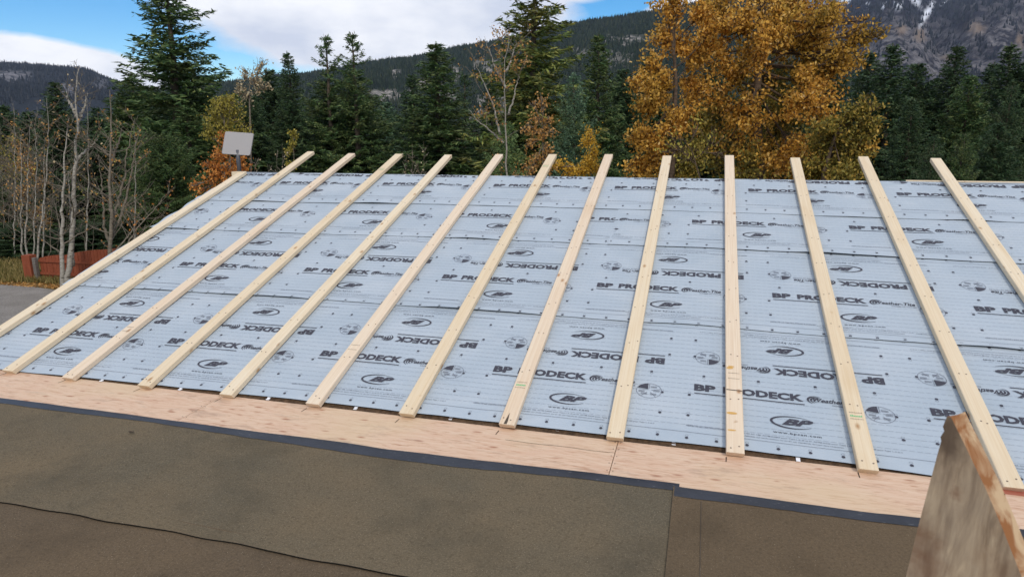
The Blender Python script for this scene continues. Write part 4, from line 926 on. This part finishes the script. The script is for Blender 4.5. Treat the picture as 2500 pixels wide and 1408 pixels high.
# ------------------------------------------------------------------ plywood
JO = [U0+.04, -2.458, .037, 2.49, 4.93, U1]
PL = ['left end plywood sheet at the foot of the first four battens', 'plywood sheet at the foot of the fifth to eighth battens', 'plywood sheet at the foot of the ninth to twelfth battens, passing behind the pointed board', 'plywood sheet beyond the pointed board at the right edge', 'plywood sheet out of the picture at the right']
for i in range(4):
    a0, b0 = JO[i]+.002, JO[i+1]-.002; o0 = ((a0+b0)/2, -.16, -.012)
    g = G(); n_ = 40; xs = np.linspace(a0, b0, n_+1); V = []; F_ = []
    for x in xs:
        w_ = .002*math.sin(x*3+i); V += [(x-o0[0], -.60-o0[1], -.012), (x-o0[0], -.60-o0[1], .002), (x-o0[0], .066+w_-o0[1], .002), (x-o0[0], .066+w_-o0[1], -.012)]
    for k in range(n_):
        b = k*4; F_ += [(b+1, b+5, b+6, b+2), (b+2, b+6, b+7, b+3), (b, b+4, b+5, b+1), (b+3, b+7, b+4, b)]
    g.add(V, F_); g.p.append((np.array([[0, 1, 2, 3], [n_*4+3, n_*4+2, n_*4+1, n_*4]]), 0))
    for j in range(4):     # pencil ticks beside the batten feet, nails on the joint
        k = i*4+j
        if k < 13 and a0 < BAT[k][0][0] < b0:
            x = BAT[k][0][0]-o0[0]; g.add([(x, -.0-o0[1], .0032), (x+.005, -o0[1], .0032), (x+.002, -.055-o0[1], .0032), (x-.002, -.055-o0[1], .0032)], [(0, 3, 2, 1)], 1)
    for yy in (.02, -.06, -.14, -.22, -.30):
        for x in (a0+.012, b0-.012): 
            t = np.arange(6)*math.pi/3; g.add(np.stack([x-o0[0]+.004*np.cos(t), yy-o0[1]+.004*np.sin(t), np.full(6, .0034)], -1), np.arange(6)[None], 2)
    if i == 1:
        xs = np.linspace(a0+1.9, b0, 12); 
        for p_, q_ in zip(xs[:-1], xs[1:]): g.add([(p_-o0[0], -.105-o0[1]+.003*math.sin(p_*20), .0032), (q_-o0[0], -.105-o0[1]+.003*math.sin(q_*20), .0032), (q_-o0[0], -.1025-o0[1]+.003*math.sin(q_*20), .0032), (p_-o0[0], -.1025-o0[1]+.003*math.sin(p_*20), .0032)], [(0, 1, 2, 3)], 1)
    o = g.build('plywood_sheet', [MAT['ply'], MAT['seam'], MAT['nail']]); o.location = (o0[0], o0[1], 0.002-.004)
    tag(o, PL[i], 'plywood sheet', 'pinkish plywood sheets along the foot of the slope')
    if i == 2:
        g = G(); g.add([(1.70-o0[0], .064-o0[1], .0050), (2.46-o0[0], .064-o0[1], .0050), (2.46-o0[0], -.052-o0[1], .0050), (1.74-o0[0], -.044-o0[1], .0050), (1.70-o0[0], .064-o0[1], .0022), (2.46-o0[0], .064-o0[1], .0022), (2.46-o0[0], -.052-o0[1], .0022), (1.74-o0[0], -.044-o0[1], .0022)],
          [(0, 3, 2, 1), (0, 1, 5, 4), (1, 2, 6, 5), (2, 3, 7, 6), (3, 0, 4, 7)])
        r_ = g.build('stained_veneer', MAT['red'], o); r_['label'] = 'red brown stained strip of veneer'
for k, (x, y) in enumerate([(-3.418, .050), (-2.79, .054), (-2.139, .060), (-1.539, .066), (-.933, .074), (-.302, .082), (.326, .076), (.939, .054)]):
    g = G(); g.box((-.010, -.004, 0), (.010, .012, .004)); g.box((-.010, .0125, .0), (.010, .015, .010)); g.box((-.010, .0155, .006), (.010, .035, .009))
    o = g.build('plastic_clip', MAT['white']); o.location = (x, y-.012, .0035)
    tag(o, 'small white clip under the underlayment edge between the %s battens' % ['second and third', 'fourth and fifth', 'fifth and sixth', 'sixth and seventh', 'seventh and eighth', 'eighth and ninth', 'ninth and tenth', 'tenth and eleventh'][k] if k else 'small white clip at the underlayment edge between the third and fourth battens', 'clip', 'white clips along the underlayment edge')
bpy.data.objects['plastic_clip.001']['label'] = 'small white clip at the underlayment edge between the fourth and fifth battens'

# ------------------------------------------------------------------ brown felt on the flat roof
def felt_sheet(name, label, ua, ub, y0, y1, z0, mat, seed, sel=True, slope=0., seam_left=False):
    rg = np.random.default_rng(seed); xs = np.arange(ua, ub+.001, .05); xs[-1] = ub
    def e1(x): return y1+.012*(vnoise2(x*1.6+seed, x*0, seed)-.5)*2+.004*(vnoise2(x*8, x*0, seed+1)-.5)
    ts = np.concatenate([[0, .01, .03, .06, .10], np.linspace(.16, y1-y0, max(4, int((y1-y0)/.08)))])
    Xg, Tg = np.meshgrid(xs, ts); E1 = e1(Xg); low_ = y0+.030*(vnoise2(Xg*1.3, Xg*0, seed+20)-.5)+.012*(vnoise2(Xg*6, Xg*0, seed+21)-.5); Yg = E1-Tg*(E1-low_)/ts[-1]
    lf_ = np.clip(vnoise2(Xg*2.1+seed, Xg*0+1, seed+3)-.4, 0, 1)*.016+.002
    Zg = z0+lf_*np.exp(-Tg/.03)+.006*(fbm2(Xg*1.3+seed, Yg*1.3, seed+4, 4)-.5)+.0015*(vnoise2(Xg*11, Yg*11, seed+5)-.5)
    if seam_left: Zg += .003*np.exp(-(Xg-ua)/.04)
    n_ = len(xs); i = np.arange(len(ts)-1)[:, None]*n_; j = np.arange(n_-1)[None]; Fc = np.stack([i+j, i+n_+j, i+n_+j+1, i+j+1], -1).reshape(-1, 4)
    V = np.stack([Xg, Yg, Zg], -1).reshape(-1, 3)
    g = G(); g.add(V, Fc, 0); q = np.arange(n_-1)
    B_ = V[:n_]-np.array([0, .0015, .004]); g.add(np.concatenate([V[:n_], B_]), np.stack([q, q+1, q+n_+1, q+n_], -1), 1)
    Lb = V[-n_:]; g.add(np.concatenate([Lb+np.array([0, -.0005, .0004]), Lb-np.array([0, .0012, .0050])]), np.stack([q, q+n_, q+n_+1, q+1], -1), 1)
    if seam_left:
        m_ = len(ts); Lc = V[::n_][:m_]; q = np.arange(m_-1); g.add(np.concatenate([Lc, Lc-np.array([0, 0, .006])]), np.stack([q, q+m_, q+m_+1, q+1], -1), 1)
        xx = ua+.124
        for a_, b_ in zip(np.linspace(y0, y1-.1, 14)[:-1], np.linspace(y0, y1-.1, 14)[1:]):
            zz = z0+.006*(float(fbm2(xx*1.3+seed, (a_+b_)/2*1.3, seed+4, 4))-.5)+.004; g.add([(xx, a_, zz), (xx+.0022, a_, zz), (xx+.0022, b_, zz), (xx, b_, zz)], [(0, 1, 2, 3)], 2)
    o = g.build(name, [mat, MAT['seam'], MAT['bark_dark']], smooth=True)
    if sel:
        g = G(); ns = 5; Vs = []
        for r_ in range(ns):
            t_ = r_/(ns-1); wv = .068+.026*(vnoise2(xs*1.1, xs*0, seed+8)-.5)*2+.006*(vnoise2(xs*13, xs*0, seed+12)-.5)
            yy = e1(xs)+.0015-(wv+.0015)*t_; lf2 = np.clip(vnoise2(xs*2.1+seed, xs*0+1, seed+3)-.4, 0, 1)*.016+.002
            zz = z0+.0028+lf2*np.exp(-(wv*t_)/.03)+.006*(fbm2(xs*1.3+seed, yy*1.3, seed+4, 4)-.5)+.0015*(vnoise2(xs*11, yy*11, seed+5)-.5)
            Vs.append(np.stack([xs, yy, zz], -1))
        n_ = len(xs); i = np.arange(ns-1)[:, None]*n_; j = np.arange(n_-1)[None]; g.add(np.concatenate(Vs), np.stack([i+j, i+n_+j, i+n_+j+1, i+j+1], -1).reshape(-1, 4))
        g.add(np.concatenate([Vs[0], Vs[0]-np.array([0, 0, .005])]), np.stack([j[0], j[0]+1, j[0]+n_+1, j[0]+n_], -1))
        g.build('selvage_strip', MAT['selvage'], o, smooth=True)
    return tag(o, label, 'roofing felt', 'brown roofing felt on the flat roof')
felt_sheet('roofing_felt', 'lower sheet of reddish brown felt across the bottom left of the picture', U0+.03, 3.0, -4.2, -1.24, -.002, MAT['felt_red'], 41, sel=False)
felt_sheet('roofing_felt', 'wide greyish brown felt sheet left of the upright seam', U0+.03, .372, -1.312, -.385, .008, MAT['felt_grey'], 42)
felt_sheet('roofing_felt', 'plain brown felt sheet right of the upright seam', .346, U1, -1.75, -.402, .0145, MAT['felt_brown'], 43, seam_left=True)
g = G(); rg = np.random.default_rng(3); 
for q in range(3):
    t = np.linspace(0, 5.4, 9)+q; g.tube(np.stack([.010*np.cos(t)*(1+.3*q), .007*np.sin(t), .004+.002*q+t*.0006], -1), .0018, 4)
cp_ = CAM+ray(321, 1057)*((.012-CAM[2])/ray(321, 1057)[2])
o = g.build('twig_scrap', MAT['bark_dark']); o.location = tuple(cp_); tag(o, 'tiny curled dark scrap lying on the felt at the left', 'scrap')

# ------------------------------------------------------------------ dish at the ridge, wood block
dz = 8.62
e = empty('satellite_dish', tuple(P(583, 417, dz))); org = P(583, 417, dz)
TL, TR, BL = P(550, 321, dz), P(620, 326, dz-.03), P(541, 376, dz-.01); BR = TR+BL-TL
def q4(s, t): return (TL*(1-s)+TR*s)*(1-t)+(BL*(1-s)+BR*s)*t
nrm = np.cross(TR-TL, BL-TL); nrm /= np.linalg.norm(nrm); nrm = nrm if nrm@(CAM-TL) > 0 else -nrm
outl = []; r_ = .07
for cx_, cy_, t0 in ((r_, r_, 180), (1-r_, r_, 270), (1-r_, 1-r_, 0), (r_, 1-r_, 90)):
    for k in range(5): t = rad(t0+k*22.5); outl.append((cx_+r_*math.cos(t), cy_+r_*math.sin(t)))
g = G(); n_ = len(outl)
rings = [(.97, .008), (1.0, .0), (1.0, -.022), (.97, -.028)]
V = []
for sc_, of in rings: V += [q4(.5+(s-.5)*sc_, .5+(t-.5)*sc_)+nrm*of-org for s, t in outl]
F_ = [(r*n_+k, r*n_+(k+1) % n_, (r+1)*n_+(k+1) % n_, (r+1)*n_+k) for r in range(3) for k in range(n_)]
g.add(V+[q4(.5, .5)+nrm*.008-org, q4(.5, .5)-nrm*.028-org], F_); g.p.append((np.array([(k, (k+1) % n_, 4*n_) for k in range(n_)]), 0)); g.p.append((np.array([(3*n_+(k+1) % n_, 3*n_+k, 4*n_+1) for k in range(n_)]), 0))
a = M('dish_plastic', .85, .1).col((.36, .35, .355)); g.build('dish_panel', a.m, e)
g = G(); a_ = P(580, 366, dz+.0)+nrm*.02; b_ = P(585, 425, dz)
g.tube(np.array([b_, b_*.5+a_*.5, a_])-org, [.024, .023, .022], 12); MAT['pole'] = M('dark_grey_metal', .45, .5).col((.06, .065, .08)).m
g.build('pole', MAT['pole'], e)
g = G(); g.tube(np.array([a_-nrm*.02, a_+nrm*.006])-org, [.030, .027], 12); g.build('socket', MAT['pole'], e)
tag(e, 'flat white satellite dish on a grey pole at the left end of the ridge', 'satellite dish')
g = G(); c_ = P(573, 422, 8.45); g.box((-.085, -.045, -.10), (.05, .045, -.012)); o = g.build('wood_block', MAT['pine']); o.location = tuple(c_+np.array([0, .1, .02])); tag(o, 'short wood block at the ridge corner beside the dish pole', 'wood block')

# ------------------------------------------------------------------ the pointed board close to the camera
D0 = 1.35
tip = P(2312, 1016, D0); lo1 = P(2291, 1100, D0-.005); lo2 = P(2243, 1279, D0-.015); lo3 = P(2213, 1401, D0-.02)
ri1 = P(2322, 1018, D0); ri2 = P(2358, 1091, D0); ri3 = P(2405, 1189, D0-.01); ri4 = P(2448, 1290, D0-.02); ri5 = P(2492, 1401, D0-.03)
def down(p, q): k = (q[2]-.012)/(p[2]-q[2]); r_ = q+(q-p)*k; return r_
Lf_ = [tip, P(2302, 1040, D0), P(2305, 1052, D0), P(2296, 1066, D0), P(2298, 1076, D0), lo1, lo2, lo3, down(lo2, lo3)*np.array([1, 1, 0])+np.array([0, 0, .016])]; Rf_ = [ri1, ri2, ri3, ri4, ri5, down(ri4, ri5)*np.array([1, 1, 0])+np.array([0, 0, .016])]
bk = P(2380, 1088, 1)-P(2358, 1091, 1); 
poly = [Lf_[0]]+Lf_[1:]+Rf_[::-1]
poly = np.array(poly); pn_ = np.cross(poly[7]-poly[0], ri5-poly[0]); poly = np.array([CAM+(q-CAM)*(((poly[0]-CAM)@pn_)/((q-CAM)@pn_)) for q in poly]); off = ray(2400, 1100)*np.array([1, 1, 0]); off = off/np.linalg.norm(off)*.030+RT*.022
org = np.array([poly[8][0]*.5+poly[9][0]*.5, poly[8][1]*.5+poly[9][1]*.5, .016]); back = poly+off; back[0] = poly[0]+off*1.0-np.array([0, 0, .006])
n_ = len(poly); g = G(); g.add(poly-org, np.arange(n_)[None], 0); g.add(back-org, np.arange(n_)[::-1][None], 0)
for k in range(n_):
    k2 = (k+1) % n_; g.add(np.array([poly[k], back[k], back[k2], poly[k2]])-org, [(0, 1, 2, 3)], 1)
def kn(px, py): return tuple(CAM+ray(px, py)*D0-org)
a = M('weathered_board', .85, .15)
vv = a.map()
g1 = a.noise(a.map((14, 14, 2.2)), 2.0, 6, .65, 1.4); c = a.mix(a.ramp(g1, [(.34, 0.), (.62, 1.)]), (.27, .19, .12), (.56, .44, .30))
g2_ = a.noise(a.map((3, 3, 1.6)), 2.2, 4, .6); c = a.mix(a.ramp(g2_, [(.42, 0.), (.62, .85)]), c, (.30, .235, .17))
c = a.mix(a.ramp(a.noise(a.map((30, 30, 3)), 2, 3, .6), [(.5, 0.), (.75, .6)]), c, (.10, .065, .045))
wn = a.noise(vv, 22, 3, .6)
for (kx, ky, r0_, r1_, cc) in ((2333, 1207, .004, .020, (.14, .055, .03)), (2272, 1390, .008, .045, (.16, .075, .04)), (2316, 1050, .010, .042, (.10, .07, .05)), (2440, 1400, .01, .05, (.20, .12, .07)), (2236, 1290, .004, .03, (.17, .085, .045))):
    n_ = a.t.nodes.new('ShaderNodeVectorMath'); n_.operation = 'SUBTRACT'; a.l(vv, n_.inputs[0]); n_.inputs[1].default_value = kn(kx, ky)
    m_ = a.t.nodes.new('ShaderNodeMapping'); m_.inputs['Scale'].default_value = (1, 1, .45); a.l(n_.outputs[0], m_.inputs[0])
    l_ = a.t.nodes.new('ShaderNodeVectorMath'); l_.operation = 'LENGTH'; a.l(m_.outputs[0], l_.inputs[0])
    dd = a.math('ADD', l_.outputs['Value'], a.math('MULTIPLY', a.math('SUBTRACT', wn, .5), .05))
    c = a.mix(a.ramp(dd, [(r0_, .9), (r1_, 0.)]), c, cc)
a.col(c); a.bump(g1, .5, .003); MAT['board_face'] = a.m
o = g.build('pointed_board', [MAT['board_face'], MAT['board_edge']]); o.location = tuple(org)
bv = o.modifiers.new('bevel', 'BEVEL'); bv.width = .0025; bv.segments = 2; bv.limit_method = 'ANGLE'
tag(o, 'weathered board tapering to a point, standing close to the camera at the lower right', 'board')

# ------------------------------------------------------------------ haze
HZ = 2.8e-5
if HZ:
    g = G(); g.box((-15000, -13000, GZ-1), (15000, 15000, 2600)); o = g.build('haze', None) if False else None
    me = bpy.data.meshes.new('haze'); X0, X1, Z0, Z1 = -8000, 8000, GZ-1., 1800.
    me.from_pydata([(x, y, z) for z in (Z0, Z1) for y in (X0, X1) for x in (X0, X1)], [], [(0, 2, 3, 1), (4, 5, 7, 6), (0, 1, 5, 4), (1, 3, 7, 5), (3, 2, 6, 7), (2, 0, 4, 6)])
    hm = bpy.data.materials.new('haze_air'); hm.use_nodes = True; t = hm.node_tree; t.nodes.clear()
    ou = t.nodes.new('ShaderNodeOutputMaterial'); vo = t.nodes.new('ShaderNodeVolumePrincipled'); vo.inputs['Color'].default_value = (.62, .74, 1, 1); vo.inputs['Density'].default_value = HZ; vo.inputs['Anisotropy'].default_value = .2
    t.links.new(vo.outputs[0], ou.inputs['Volume']); me.materials.append(hm)
    o = bpy.data.objects.new('haze', me); COL.objects.link(o); tag(o, 'thin bluish air between the camera and the mountains', 'haze', kind='stuff')
